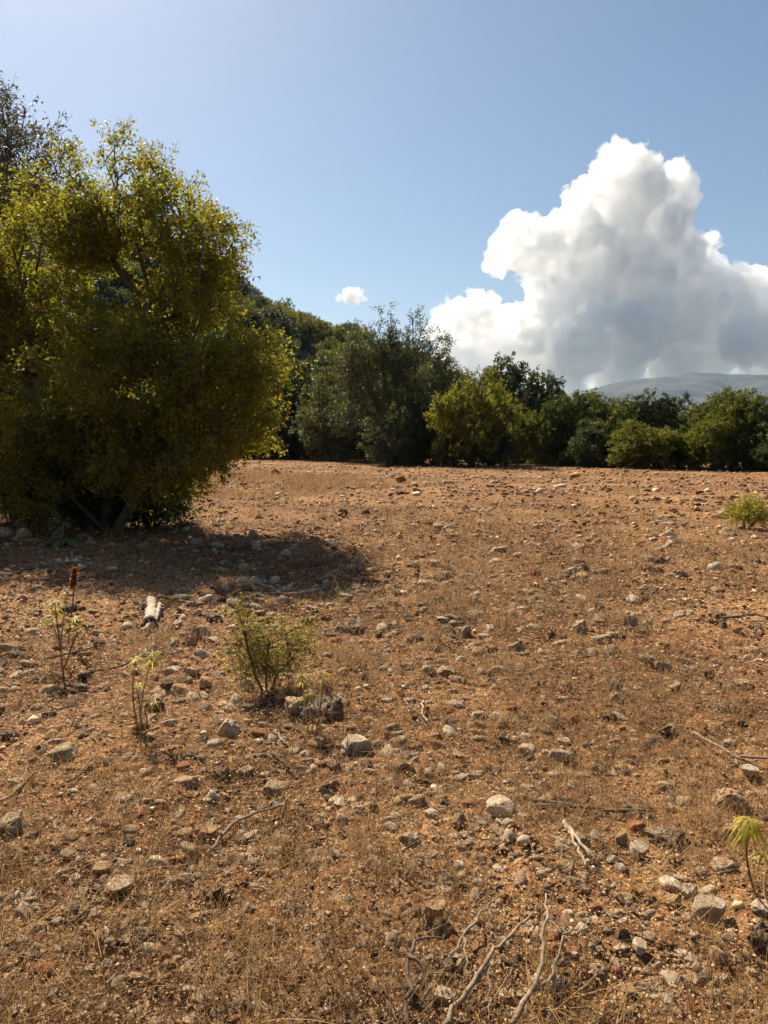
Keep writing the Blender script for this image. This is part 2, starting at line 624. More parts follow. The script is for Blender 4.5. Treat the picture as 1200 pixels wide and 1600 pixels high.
def cloud_mat(name, dens):
    m, t, out = nodes_of(name)
    pv = N(t, 'ShaderNodeVolumeScatter')
    pv.inputs['Color'].default_value = (1, 1, 1, 1)
    pv.inputs['Density'].default_value = dens
    pv.inputs['Anisotropy'].default_value = 0.1
    t.links.new(pv.outputs[0], out.inputs['Volume'])
    return m


def surface_net(F, org, h):
    """closed quad surface of F > 0 on a regular grid"""
    ins = F > 0
    c = np.zeros(tuple(n - 1 for n in F.shape), np.int8)
    for a in (0, 1):
        for b in (0, 1):
            for d in (0, 1):
                c += ins[a:a + c.shape[0], b:b + c.shape[1], d:d + c.shape[2]]
    act = np.argwhere((c > 0) & (c < 8))
    ids = np.full(c.shape, -1, np.int64)
    ids[tuple(act.T)] = np.arange(len(act))
    corners = [(a, b, d) for a in (0, 1) for b in (0, 1) for d in (0, 1)]
    val = np.stack([F[act[:, 0] + a, act[:, 1] + b, act[:, 2] + d] for a, b, d in corners], 1)
    acc = np.zeros((len(act), 3)); cnt = np.zeros(len(act))
    for p in range(8):
        for q in range(p + 1, 8):
            if sum(abs(x - y) for x, y in zip(corners[p], corners[q])) == 1:
                va, vb = val[:, p], val[:, q]
                m = (va > 0) != (vb > 0)
                t = np.where(m, va / np.where(m, va - vb, 1), 0)
                pt = np.array(corners[p])[None] + t[:, None] * (np.array(corners[q]) - np.array(corners[p]))[None]
                acc += pt * m[:, None]; cnt += m
    v = (act + acc / cnt[:, None]) * h + org
    quads = []
    for ax in range(3):
        sl0 = [slice(None)] * 3; sl1 = [slice(None)] * 3
        sl0[ax] = slice(0, -1); sl1[ax] = slice(1, None)
        e = np.argwhere(ins[tuple(sl0)] != ins[tuple(sl1)])
        u, w2 = [k for k in range(3) if k != ax]
        e = e[(e[:, u] > 0) & (e[:, w2] > 0) & (e[:, u] < F.shape[u] - 1) & (e[:, w2] < F.shape[w2] - 1)]
        out = []
        for du, dw in ((-1, -1), (0, -1), (0, 0), (-1, 0)):
            k = e.copy(); k[:, u] += du; k[:, w2] += dw
            out.append(ids[tuple(k.T)])
        q = np.stack(out, 1)
        flip = ins[tuple(e.T)] ^ (ax == 1)
        q[~flip] = q[~flip][:, ::-1]
        quads.append(q)
    return v, np.concatenate(quads)


def build_cloud(name, puffs, D, voxel, layers, label, seed, depth=1.0, kids=(9, 6, 4), zlow=None, lift=0.0, ragged=0.0):
    g = np.random.default_rng(seed)
    k = D / FPX
    lvl = [(at(px, py, D + dz * depth * k), r * k) for (px, py, r, dz) in puffs]
    allS = list(lvl)
    for n_k in kids:
        nxt = []
        for c, r in lvl:
            for _ in range(n_k):
                d = unit(g.normal(size=3) + np.array([-0.3, -0.35, 0.4]))
                nxt.append((c + d * (r * g.uniform(0.75, 1.0)), r * g.uniform(0.22, 0.52)))
        allS += nxt
        lvl = nxt
    cs = np.array([s_[0] for s_ in allS]); rs = np.array([s_[1] for s_ in allS])
    org = (cs - rs[:, None]).min(0) - 3 * voxel
    top = (cs + rs[:, None]).max(0) + 3 * voxel
    shp = np.ceil((top - org) / voxel).astype(int)
    F = np.full(tuple(shp), -4 * voxel, np.float32)
    for c, r in zip(cs, rs):
        if r < 0.7 * voxel:
            continue
        lo = np.maximum(((c - r - 3 * voxel - org) / voxel).astype(int), 0)
        hi = np.minimum(((c + r + 3 * voxel - org) / voxel).astype(int) + 2, shp)
        ax = [np.arange(lo[i], hi[i]) * voxel + org[i] - c[i] for i in range(3)]
        d = r - np.sqrt(ax[0][:, None, None] ** 2 + ax[1][None, :, None] ** 2 + ax[2][None, None, :] ** 2)
        sub = F[lo[0]:hi[0], lo[1]:hi[1], lo[2]:hi[2]]
        np.maximum(sub, d, out=sub)
    F0 = F
    cen = cs.mean(0); cen[2] = max(cen[2], zlow) if zlow else cen[2]
    root = empty(name, cen)
    for part, off, amp, mat in layers:
        F = F0.copy()
        near = np.argwhere((F > -3.9 * voxel) & (F < 3.5 * voxel))
        p = near * voxel + org
        s = 24 * k
        b = (0.5 - np.abs(noise(p / s, seed))) * 10 + (0.5 - np.abs(noise(p / (s * 0.47), seed + 1))) * 6.5 + (0.5 - np.abs(noise(p / (s * 0.24), seed + 2))) * 3.5 - 2
        if part == 'fringe':
            b = 0.7 * b + fbm(p / (s * 0.5), 3, seed + 7, 0.7) * 5.0
        F[tuple(near.T)] += ((b * amp + off) * k).astype(np.float32)
        if zlow:
            zz_ = org[2] + np.arange(shp[2]) * voxel
            xx_ = org[0] + np.arange(shp[0]) * voxel
            yy_ = org[1] + np.arange(shp[1]) * voxel
            XX, YY = np.meshgrid(xx_, yy_, indexing='ij')
            rag = fbm(np.c_[XX.ravel(), YY.ravel()] / 520.0, 4, seed + 9, 0.6).reshape(XX.shape) * ragged
            cut = np.maximum(zlow + (lift if part == 'core' else 0.0) + rag, zlow)
            F = np.minimum(F, (zz_[None, None, :] - cut[:, :, None]) * 0.5).astype(np.float32)
        F[[0, -1]] = -9; F[:, [0, -1]] = -9; F[:, :, [0, -1]] = -9
        v, q = surface_net(F, org, voxel)
        obj('cloud_' + part, mesh_from(name + '_' + part, v - cen, q, True), mat, root)
    tag(root, label, 'cloud')
    return root


BIG = [(972, 246, 24, 0), (960, 282, 36, 10), (1000, 290, 40, -10), (1058, 292, 30, 20), (1074, 312, 17, 20), (1036, 300, 34, 0), (928, 312, 32, -10), (908, 322, 20, 0), (960, 340, 58, 0),
       (1020, 345, 58, 10), (905, 365, 38, -15), (862, 372, 26, -20), (822, 378, 30, -10), (796, 388, 24, 0), (776, 412, 16, 0), (838, 402, 34, -10), (890, 410, 55, 0), (960, 410, 75, 10),
       (1030, 410, 70, 20), (1080, 428, 44, 30), (1112, 374, 11, 20), (1120, 434, 18, 30), (864, 455, 30, -10), (850, 442, 20, -5), (905, 470, 58, 0), (970, 490, 88, 20), (1050, 480, 85, 30),
       (1105, 490, 48, 30), (702, 500, 20, -10), (722, 494, 24, -15), (752, 492, 26, -15), (700, 530, 28, -5), (760, 522, 40, 0), (792, 503, 14, -10), (820, 512, 22, 0), (842, 522, 36, -10),
       (800, 548, 46, 0), (880, 535, 66, 0), (730, 562, 40, 0), (800, 580, 34, 10), (880, 575, 40, 10), (960, 570, 46, 20), (1050, 560, 50, 30), (1120, 550, 40, 30),
       (1150, 450, 32, 10), (1182, 440, 20, 0), (1194, 470, 38, 0), (1140, 472, 24, 5), (1172, 522, 46, 0), (1206, 520, 52, 0), (1240, 480, 48, 0), (1270, 535, 60, 0), (1330, 550, 60, 10), (1400, 570, 40, 0), (1190, 560, 36, 20),
       (976, 488, 15, -36), (996, 494, 11, -35), (955, 499, 9, -34), (985, 508, 14, -30)]
build_cloud('cloud', BIG, 6200.0, 18.5, [('core', -3.5, 1.0, cloud_mat('cumulus_core', 0.004)), ('fringe', 1.5, 1.3, cloud_mat('cumulus_fringe', 0.0095))],
            'towering white cumulus cloud with a grey heart above the far mountain', 11, 3.0, (8, 6, 4), 390.0, 330.0, 12.0)
bank = [(640 + i * 52 + random.uniform(-14, 14), 604 + random.uniform(-8, 6), random.uniform(20, 34), random.uniform(-20, 20)) for i in range(6)]
build_cloud('cloud', bank, 9200.0, 24.0, [('core', -2.0, 0.9, cloud_mat('bank_core', 0.012)), ('fringe', 1.5, 1.2, cloud_mat('bank_fringe', 0.004))],
            'low pale bank of cloud behind the trees, left below the towering cloud', 13, 2.0, (7, 4), 400.0)
build_cloud('cloud', [(546, 462, 11, 0), (532, 466, 6, 0), (563, 461, 7, 0), (552, 470, 7, 0), (540, 456, 5, 0), (570, 466, 3, 0)], 6200.0, 8.0,
            [('core', -3.0, 0.45, cloud_mat('small_cumulus_core', 0.02)), ('fringe', 0.8, 0.8, cloud_mat('small_cumulus_fringe', 0.009))],
            'small lone white puff of cloud above the wooded ridge', 12, 1.0, (8, 5))


# ------------------------------------------------------------------ trees
def in_blobs(blobs, n, g, shell=0.35, vexp=0.85):
    """points spread through a union of ellipsoids, denser near the outside"""
    b = np.array(blobs, float)
    vol = np.prod(b[:, 3:6], axis=1) ** vexp
    k = g.choice(len(b), n, p=vol / vol.sum())
    d = unit(g.normal(size=(n, 3)))
    rad = g.uniform(shell, 1, n) ** (1 / 2.2)
    return b[k, :3] + d * rad[:, None] * b[k, 3:6], d


def skeleton(pts, stems, g, wpath=0.35, sub=1.2):
    """joins the points to the stems; returns node positions, parents, radii"""
    pos, par, plen = [], [], []
    for st in stems:
        last = -1
        for q in st:
            pos.append(np.array(q, float))
            par.append(last)
            plen.append(0 if last < 0 else plen[last] + np.linalg.norm(pos[last] - pos[-1]))
            last = len(pos) - 1
    root = np.array(stems[0][0])
    cap = len(pos) + len(pts) * 6
    P = np.zeros((cap, 3)); P[:len(pos)] = pos
    PL = np.zeros(cap); PL[:len(pos)] = plen
    n = len(pos)
    ends = []
    for i in np.argsort(np.linalg.norm(pts - np.array(stems[0][-1]), axis=1)):
        p = pts[i]
        d = np.linalg.norm(P[:n] - p, axis=1)
        down = np.maximum(P[:n, 2] - p[2], 0)
        j = int(np.argmin(d + wpath * PL[:n] + 0.8 * down))
        steps = max(1, min(5, int(d[j] / sub)))
        a = P[j].copy()
        prev = j
        bend = g.normal(size=3) * 0.10 * d[j]
        for s_ in range(1, steps + 1):
            f = s_ / steps
            q = a + (p - a) * f + bend * math.sin(f * math.pi) + np.array([0, 0, 0.06 * d[j]]) * math.sin(f * math.pi)
            P[n] = q
            PL[n] = PL[prev] + np.linalg.norm(P[prev] - q)
            par.append(prev)
            prev = n
            n += 1
        ends.append(prev)
    par = np.array(par)
    return P[:n], par, np.array(ends)


def radii(par, ends, r0, e=2.4):
    n = len(par)
    a = np.zeros(n)
    a[ends] += r0 ** e
    for i in range(n - 1, -1, -1):
        if a[i] == 0:
            a[i] = r0 ** e
        if par[i] >= 0:
            a[par[i]] += a[i]
    return a ** (1 / e)


def make_tree(name, blobs, stems, ncl, nleaf, leaf, spread, mat_leaf, seed, twig=0.0, r0=0.006, droop=0.15, aspect=0.5, upright=0.0, base_k=1.0, shell=0.3, trunk_max=0.4, vexp=0.85):
    """an Empty with a trunk (limbs) and a crown of single leaves"""
    g = np.random.default_rng(seed)
    pts, dirs = in_blobs(blobs, ncl, g, shell, vexp)
    keep = pts[:, 2] > 0.12
    pts = pts[keep]
    P, par, ends = skeleton(pts, stems, g)
    rad = np.minimum(radii(par, ends, r0), trunk_max)
    root = empty(name, (0, 0, 0))
    mb = MB()
    kids = np.arange(len(par))[par >= 0]
    r1 = rad[kids]; rp = rad[par[kids]]
    rs = np.minimum(rp, r1 * 1.5)
    for lo, hi, k in ((0, 0.012, 3), (0.012, 0.04, 5), (0.04, 9, 8)):
        m = (r1 >= lo) & (r1 < hi)
        frusta(mb, P[par[kids[m]]], P[kids[m]] , rs[m], r1[m], k)
    # twigs with leaves
    ne = len(ends)
    tdir = unit(P[ends] - P[par[ends]] + 1e-6)
    per = 5
    d = unit(np.repeat(tdir, per, 0) * 0.7 + g.normal(size=(ne * per, 3)) * 0.75 + np.array([0, 0, 0.15 + upright]))
    o = np.repeat(P[ends], per, 0) + g.normal(size=(ne * per, 3)) * spread * 0.25
    tl = spread * g.uniform(0.6, 1.3, ne * per)
    if twig > 0:
        frusta(mb, np.repeat(P[ends], per, 0), o + d * tl[:, None], twig, twig * 0.5, 3)
    t_me = mb.mesh(name + '_trunk', True)
    obj('trunk', t_me, M['bark'], root)
    nl = max(1, nleaf // per)
    T = ne * per
    f = g.uniform(0.05, 1.0, (T, nl))
    base = o[:, None, :] + d[:, None, :] * (f * tl[:, None])[..., None] - np.array([0, 0, 1.0]) * (droop * (f ** 2) * tl[:, None])[..., None]
    base = base + g.normal(size=base.shape) * spread * 0.13
    ax = unit(d[:, None, :] * 0.5 + g.normal(size=base.shape) * 0.8 - np.array([0, 0, droop]))
    nrm = unit(g.normal(size=base.shape) + np.array([0, 0, 0.5]))
    L = leaf * g.uniform(0.6, 1.35, (T, nl))
    lb = MB()
    keep = base.reshape(-1, 3)[:, 2] > 0.03
    leaves(lb, base.reshape(-1, 3)[keep], ax.reshape(-1, 3)[keep], nrm.reshape(-1, 3)[keep], L.ravel()[keep], (L * aspect).ravel()[keep], 0.12)
    obj('crown', lb.mesh(name + '_crown'), mat_leaf, root)
    return root


def rel(px, py, depth, rpx, base, ry=None, sy=1.0):
    """an ellipsoid of the crown from its place in view, at a real depth"""
    c = at(px, py, depth) - base
    r = rpx / FPX * depth
    return (c[0], c[1], c[2], r, ry if ry else r * sy, r)


def near_stem(base, pts):
    return [tuple(np.array(q, float)) for q in pts]


# the yellow-green tree on the left
B = np.array([-4.9, 12.9, 0.0]); B[2] = hz(B[0], B[1])
left_blobs = [rel(*q, B, 1.3) for q in (
    (205, 310, 12.6, 34), (232, 340, 12.4, 38), (150, 355, 12.9, 52), (262, 345, 12.2, 38), (335, 385, 12.0, 34), (285, 430, 12.0, 60),
    (90, 360, 12.6, 75), (30, 420, 12.8, 95), (180, 440, 12.4, 110), (318, 470, 11.9, 42), (375, 570, 11.8, 42), (340, 590, 11.8, 66),
    (405, 615, 11.7, 30), (300, 660, 11.8, 62), (362, 675, 11.7, 34), (200, 610, 12.4, 150), (60, 600, 12.6, 140), (90, 720, 12.0, 100),
    (200, 720, 11.8, 62), (-70, 520, 12.8, 150), (-70, 690, 12.4, 130), (262, 745, 11.6, 26), (180, 590, 11.2, 105), (285, 640, 11.2, 66), (120, 690, 11.2, 95), (325, 700, 11.3, 38), (235, 715, 11.2, 62), (250, 540, 11.3, 60), (290, 730, 11.4, 30), (372, 368, 12.0, 12), (345, 350, 12.0, 12), (318, 330, 12.1, 14), (225, 252, 12.5, 14), (195, 256, 12.6, 16), (262, 292, 12.3, 14), (290, 305, 12.2, 14), (428, 585, 11.7, 14), (418, 545, 11.7, 16), (412, 660, 11.7, 12), (392, 690, 11.7, 14), (130, 285, 12.7, 18), (345, 405, 11.9, 14), (372, 505, 11.8, 12))]
gs = np.random.default_rng(33)
lumpy = []
for q in left_blobs:
    if q[3] < 0.45:
        lumpy.append(q)
        continue
    for _ in range(6):          # boughs: every big mass is several uneven clumps with gaps between
        d = unit(gs.normal(size=3))
        f = gs.uniform(0.34, 0.56)
        lumpy.append((q[0] + d[0] * q[3] * 0.66, q[1] + d[1] * q[4] * 0.66, q[2] + d[2] * q[5] * 0.66, q[3] * f, q[4] * f, q[5] * f * 0.8))
left_blobs = lumpy
stems = [[(0, 0, -0.15), (0.1, -0.05, 0.6), (0.25, -0.1, 1.3), (0.45, -0.2, 2.1), (0.7, -0.25, 3.0), (0.8, -0.3, 4.0)],
         [(-0.15, 0.1, -0.1), (-0.5, 0.05, 0.8), (-0.9, 0.0, 1.7), (-1.2, -0.1, 2.6), (-1.3, -0.1, 3.5)],
         [(0.15, -0.1, -0.1), (0.7, -0.3, 0.7), (1.3, -0.5, 1.4), (1.9, -0.6, 2.0)]]
T = make_tree('pistachio_tree', left_blobs, stems, 2050, 96, 0.063, 0.31, M['leaf_left'], 31, vexp=0.72, twig=0.004, r0=0.0065, droop=0.25)
T.location = B
tag(T, 'large yellow-green leafy tree with airy crown at the left of the field', 'tree')

# taller grey tree behind it
B = np.array([-11.3, 18.6, 0.0]); B[2] = hz(B[0], B[1])
tb = [rel(*q, B, 1.2) for q in ((5, 165, 18.5, 34), (-30, 190, 18.5, 50), (20, 210, 18.3, 40), (60, 215, 18.0, 28), (78, 250, 18.0, 26), (40, 255, 18.2, 36), (95, 255, 17.9, 16), (0, 270, 18.6, 60), (-60, 280, 18.6, 90), (-30, 380, 18.6, 100), (60, 340, 18.2, 50), (-120, 420, 18.6, 130), (-20, 480, 18.6, 110))]
stems = [[(0, 0, -0.2), (0.1, 0, 1.5), (0.3, -0.1, 3.2), (0.7, -0.1, 5.0), (1.0, -0.1, 6.6)], [(0.05, 0, -0.2), (-0.5, 0, 2), (-1.0, 0, 4), (-1.0, 0, 5.6)]]
T = make_tree('oak_tree', tb, stems, 330, 60, 0.085, 0.45, M['leaf_tall'], 32, twig=0.006, r0=0.009)
T.location = B
tag(T, 'tall grey-leaved oak rising behind the yellow-green tree at top left', 'tree')

# undergrowth below the left tree
def bush(name, label, px, py, wpx, hpx, depth_r, mat, seed, ncl, nl, leaf, spread, group=None, cat='bush', stemr=0.004):
    b, t = gpt(px, py)
    b = b + np.array([0, depth_r, 0]); b[2] = hz(b[0], b[1])
    k = t / FPX * 1.0
    w2, h2 = wpx * k / 2, hpx * k
    g = np.random.default_rng(seed)
    bl = []
    for _ in range(10):
        a = g.uniform(0, 6.28); q = g.uniform(0, 0.6)
        bl.append((math.cos(a) * q * w2, math.sin(a) * q * depth_r, h2 * g.uniform(0.16, 0.66), w2 * g.uniform(0.4, 0.6), depth_r * g.uniform(0.4, 0.6), h2 * g.uniform(0.25, 0.34)))
    st = [[(g.normal() * 0.05, g.normal() * 0.05, -0.05), (g.normal() * 0.2 * w2, g.normal() * 0.15 * w2, h2 * 0.25), (g.normal() * 0.35 * w2, g.normal() * 0.3 * w2, h2 * 0.5)] for _ in range(4)]
    T = make_tree(name, bl, st, ncl, nl, leaf, spread, mat, seed, r0=stemr, twig=stemr * 0.6, aspect=0.6)
    T.location = b
    tag(T, label, cat, group)
    return T


bush('evergreen_bush', 'broad dark bush low under the right side of the yellow-green tree', 215, 826, 170, 170, 0.6, M['leaf_under'], 41, 420, 60, 0.058, 0.28)
bush('evergreen_bush', 'dark bush at the left picture edge under the yellow-green tree', 30, 822, 200, 190, 0.8, M['leaf_under'], 42, 380, 60, 0.058, 0.28)
bush('evergreen_bush', 'dark bush between the two others under the yellow-green tree', 130, 828, 190, 190, 0.6, M['leaf_under'], 46, 420, 60, 0.058, 0.28)
bush('small_shrub', 'small round shrub in shade behind the woolly pale plant', 108, 822, 34, 36, 0.25, M['leaf_mid'], 43, 60, 50, 0.03, 0.10)
bush('small_shrub', 'low shaded shrub at the foot of the broad dark bush', 165, 826, 44, 40, 0.28, M['leaf_mid'], 44, 70, 50, 0.03, 0.11)
bush('field_bush', 'yellow-green round bush alone on the open field at right', 1188, 830, 104, 54, 0.42, M['leaf_shrub'], 45, 170, 64, 0.022, 0.13)

# background trees: a few kinds, built once at real size, then copied
def rnd_tree(name, mat, seed, w_, h_, lobes, ncl, nl, leaf, spread, low=0.06, **kw):
    g = np.random.default_rng(seed)
    bl = [(0, 0, h_ * 0.50, w_ * 0.37, w_ * 0.37, h_ * 0.44), (0, 0, h_ * 0.2, w_ * 0.40, w_ * 0.40, h_ * 0.2)]
    for _ in range(lobes):
        a = g.uniform(0, 6.28); zz = g.uniform(low, 0.86)
        q = w_ * 0.33 * (1 - 0.75 * max(0, (zz - 0.5) / 0.5) ** 1.5)
        s_ = g.uniform(0.13, 0.24) * w_
        bl.append((math.cos(a) * q, math.sin(a) * q, zz * h_, s_, s_, s_ * g.uniform(0.7, 1.0)))
    st = [[(0, 0, -0.2), (g.normal() * 0.1, g.normal() * 0.1, h_ * 0.15), (g.normal() * 0.2, g.normal() * 0.2, h_ * 0.33), (g.normal() * 0.3, g.normal() * 0.3, h_ * 0.55)],
          [(0.1, 0, -0.2), (g.normal() * 0.5, g.normal() * 0.5, h_ * 0.25), (g.normal() * 0.8, g.normal() * 0.8, h_ * 0.5)]]
    return make_tree(name, bl, st, ncl, nl, leaf, spread, mat, seed, r0=0.012, **kw)


KIND = {}
KIND['dark'] = (rnd_tree('evergreen_oak', M['leaf_dark'], 51, 5.0, 5.0, 24, 440, 50, 0.15, 0.30), 5.0, 5.0)
KIND['dark2'] = (rnd_tree('evergreen_oak', M['leaf_dark'], 52, 5.4, 5.0, 28, 440, 50, 0.15, 0.30, upright=0.3), 5.4, 5.0)
KIND['mid'] = (rnd_tree('oak_tree', M['leaf_mid'], 53, 5.0, 4.6, 26, 440, 50, 0.15, 0.30), 5.0, 4.6)
KIND['mid2'] = (rnd_tree('oak_tree', M['leaf_mid'], 54, 5.2, 5.0, 22, 440, 50, 0.15, 0.30), 5.2, 5.0)
KIND['yellow'] = (rnd_tree('yellowing_tree', M['leaf_yellow'], 55, 5.0, 4.4, 25, 440, 50, 0.15, 0.30), 5.0, 4.4)
KIND['grey'] = (rnd_tree('grey_green_tree', M['leaf_grey'], 56, 5.4, 5.2, 28, 440, 50, 0.15, 0.30), 5.4, 5.2)
used = set()


def put_tree(kind, x, y, z, wid, hei, rz, label, group, name=None):
    proto, pw, ph = KIND[kind]
    if kind in used:
        o = copy_tree(proto)
    else:
        o = proto
        used.add(kind)
    o.location = (x, y, z)
    o.rotation_euler = (0, 0, rz)
    o.scale = (wid / pw, wid / pw, hei / ph)
    if 'group' in o:
        del o['group']
    tag(o, label, 'tree', group)
    return o


def row_tree(kind, px, py, ty, wpx, label, group=None, rz=None):
    b, t = gpt(px, py)
    top = at(px, ty, b[1])
    put_tree(kind, b[0], b[1], hz(b[0], b[1]) - 0.05, wpx / FPX * b[1], (top[2]) * 1.02, rz if rz is not None else random.uniform(0, 6.28), label, group)


# middle of the far edge: the tall many-stemmed tree
b0, _ = gpt(632, 724)
B = b0.copy(); B[2] = hz(B[0], B[1])
Dm = B[1]
cb = [rel(*q, B, None, 0.8) for q in ((620, 640, Dm, 70), (560, 640, Dm + 1, 52), (680, 640, Dm, 55), (640, 690, Dm, 60), (600, 590, Dm, 52), (660, 590, Dm, 52), (560, 585, Dm + 1, 36), (540, 560, Dm + 1, 22), (700, 590, Dm, 26), (620, 560, Dm, 40))]
g_ = np.random.default_rng(61)
for px, py, ty in ((590, 560, 488), (605, 560, 500), (612, 550, 482), (640, 550, 480), (652, 550, 486), (665, 550, 500), (576, 570, 520), (682, 560, 512), (696, 570, 530), (556, 570, 508), (545, 575, 530)):
    for f in np.linspace(0, 1, 5):
        q = rel(px + 3 * f, py + (ty - py) * f, Dm + g_.uniform(-0.8, 0.8), 11 - 7 * f, B)
        cb.append((q[0], q[1], q[2], q[3], q[3], q[3] * 1.8))
stems = []
for px, ty in ((590, 500), (608, 490), (640, 488), (655, 495), (690, 530), (560, 530), (540, 560)):
    tp = at(px, ty, Dm) - B
    stems.append([(tp[0] * 0.1, g_.normal() * 0.2, -0.2), (tp[0] * 0.35, g_.normal() * 0.3, tp[2] * 0.25), (tp[0] * 0.7, g_.normal() * 0.3, tp[2] * 0.55), (tp[0] * 0.95, 0, tp[2] * 0.85)])
T = make_tree('many_stemmed_tree', cb, stems, 2300, 25, 0.135, 0.36, M['leaf_grey'], 62, r0=0.009, upright=0.7, droop=0.0, vexp=0.68, shell=0.15)
T.location = B
tag(T, 'tallest tree of the far edge, dark grey-green with thin upright leaders against the sky', 'tree')

E = 'trees along the far edge of the field'
row_tree('dark', 452, 716, 560, 150, 'dark oak in the gap between the yellow-green tree and the far grove')
row_tree('grey', 530, 720, 540, 140, 'broad olive-grey tree left of the tallest many-stemmed tree')
row_tree('yellow', 738, 729, 592, 140, 'rounded yellowish-green tree right of the tallest many-stemmed tree')
row_tree('dark', 812, 722, 562, 150, 'dark evergreen tree standing higher behind the rounded yellowish tree')
row_tree('dark', 772, 721, 574, 110, 'dark oak between the rounded yellowish tree and the high dark evergreen')
row_tree('dark', 852, 723, 588, 95, 'dark oak on the right shoulder of the high dark evergreen')
row_tree('yellow', 800, 727, 640, 80, 'small yellow-green tree at the foot of the dark evergreen')
row_tree('mid', 895, 726, 614, 110, 'mid-green oak just right of the high dark evergreen')
row_tree('mid2', 955, 728, 612, 120, 'round oak whose top meets the left foot of the mountain')
row_tree('dark', 1010, 729, 616, 105, 'dark oak in front of the left slope of the mountain')
row_tree('yellow', 1005, 732, 662, 120, 'low yellow-green tree at the front of the right-hand hedge')
row_tree('dark2', 1060, 730, 616, 90, 'dark pointed oak below the mountain top')
row_tree('mid', 1128, 732, 610, 125, 'broad round-headed oak at right below the mountain ridge')
row_tree('yellow', 1112, 734, 640, 90, 'yellowing oak in front of the broad round-headed oak')
row_tree('dark', 1165, 735, 672, 90, 'low dark oak at the front of the hedge near the right edge')
row_tree('mid2', 1215, 735, 618, 120, 'oak cut by the right edge of the picture')
row_tree('mid', 660, 727, 668, 60, 'low green shrubby tree at the foot of the tallest tree')
row_tree('grey', 612, 727, 630, 95, 'grey-green shrubby tree low in front of the tallest tree, left side')
row_tree('dark', 652, 726, 625, 95, 'dark shrubby tree low in front of the tallest tree, right side')
row_tree('dark', 770, 730, 660, 70, 'low dark shrubby tree between the two yellowish ones')
row_tree('dark2', 884, 728, 702, 22, 'tiny dark shrub standing forward of the far hedge', None)
for px, py, ty, wpx, kd, lab in (
        (925, 729, 655, 80, 'dark', 'low dark oak filling the hedge right of the tiny forward shrub'), (850, 726, 640, 80, 'mid2', 'green oak low in the hedge left of the tiny forward shrub'),
        (1065, 732, 670, 80, 'mid', 'low green oak under the dark pointed one below the mountain top'), (965, 730, 670, 70, 'mid2', 'low round oak left of the low yellow-green hedge tree'),
        (480, 717, 620, 110, 'dark2', 'dark oak low in front of the wooded hill, left of the olive-grey tree'), (575, 722, 640, 90, 'dark', 'dark oak filling the foot between the olive-grey and the tallest tree'),
        (440, 717, 668, 60, 'mid', 'lowest green shrubby oak beside the right branches of the yellow-green tree'), (505, 719, 672, 60, 'mid', 'small green shrubby oak under the olive-grey tree'),
        (1200, 737, 690, 60, 'mid', 'small green shrubby oak at the foot of the hedge by the right edge'), (700, 729, 676, 60, 'mid2', 'small green oak at the left foot of the rounded yellowish tree')):
    row_tree(kd, px, py, ty, wpx, lab)
for px, py, ty, wpx, kd in ((1290, 736, 600, 150, 'dark'), (1380, 736, 610, 160, 'mid'), (1250, 738, 660, 100, 'yellow'), (400, 714, 560, 150, 'mid'), (320, 714, 520, 160, 'dark'), (200, 716, 500, 180, 'mid2'), (60, 716, 480, 200, 'dark2')):
    row_tree(kd, px, py, ty, wpx, 'oak of the far edge hidden behind nearer trees or past the frame', E)
# second row, a little further back
g_ = np.random.default_rng(70)
for i in range(26):
    px = 690 + i * 27 + g_.uniform(-8, 8)
    D = g_.uniform(60, 84)
    ty = np.interp(px, [690, 760, 840, 900, 1000, 1200, 1500], [600, 590, 600, 622, 626, 626, 626]) + g_.uniform(-4, 16)
    tp = at(px, ty, D)
    put_tree(random.choice(['dark', 'mid', 'mid2', 'dark2', 'mid']), tp[0], D, hz(tp[0], D) - 0.1, g_.uniform(4.5, 7), tp[2] - hz(tp[0], D), g_.uniform(0, 6.28), 'oak in the rear rank of trees behind the right-hand hedge', 'rear rank of trees')
# wooded hill
pts = []
tries = 0
while len(pts) < 230 and tries < 20000:
    tries += 1
    az = g_.uniform(-30, 11) if g_.uniform() < 0.82 else g_.uniform(-44, -30)
    r = math.sqrt(g_.uniform(66 ** 2, 182 ** 2))
    x, y = r * math.sin(R(az)), r * math.cos(R(az))
    if az < -16 and g_.uniform() < 0.55:
        continue
    if all((x - a) ** 2 + (y - b) ** 2 > 5.2 ** 2 for a, b in pts):
        pts.append((x, y))
for x, y in pts:
    s_ = g_.uniform(5.0, 8.2)
    kd = str(g_.choice(['dark', 'mid', 'yellow', 'mid2', 'yellow', 'yellow', 'mid']))
    hue = {'dark': 'dark green', 'mid': 'mid-green', 'mid2': 'mid-green', 'yellow': 'yellowish green', 'grey': 'grey-green'}[kd]
    rr0 = math.hypot(x, y)
    part = 'low on' if rr0 < 105 else ('half-way up' if rr0 < 145 else 'near the crest of')
    put_tree(kd, x, y, hz(x, y) - 0.3, s_, s_ * g_.uniform(0.75, 1.0), g_.uniform(0, 6.28), hue + ' round oak ' + part + ' the wooded hill behind the field', hue + ' oaks ' + part + ' the hill')


# ------------------------------------------------------------------ stones
IV3, IF3 = ico(4)
IV2, IF2 = ico(3)
IV1, IF1 = ico(2)


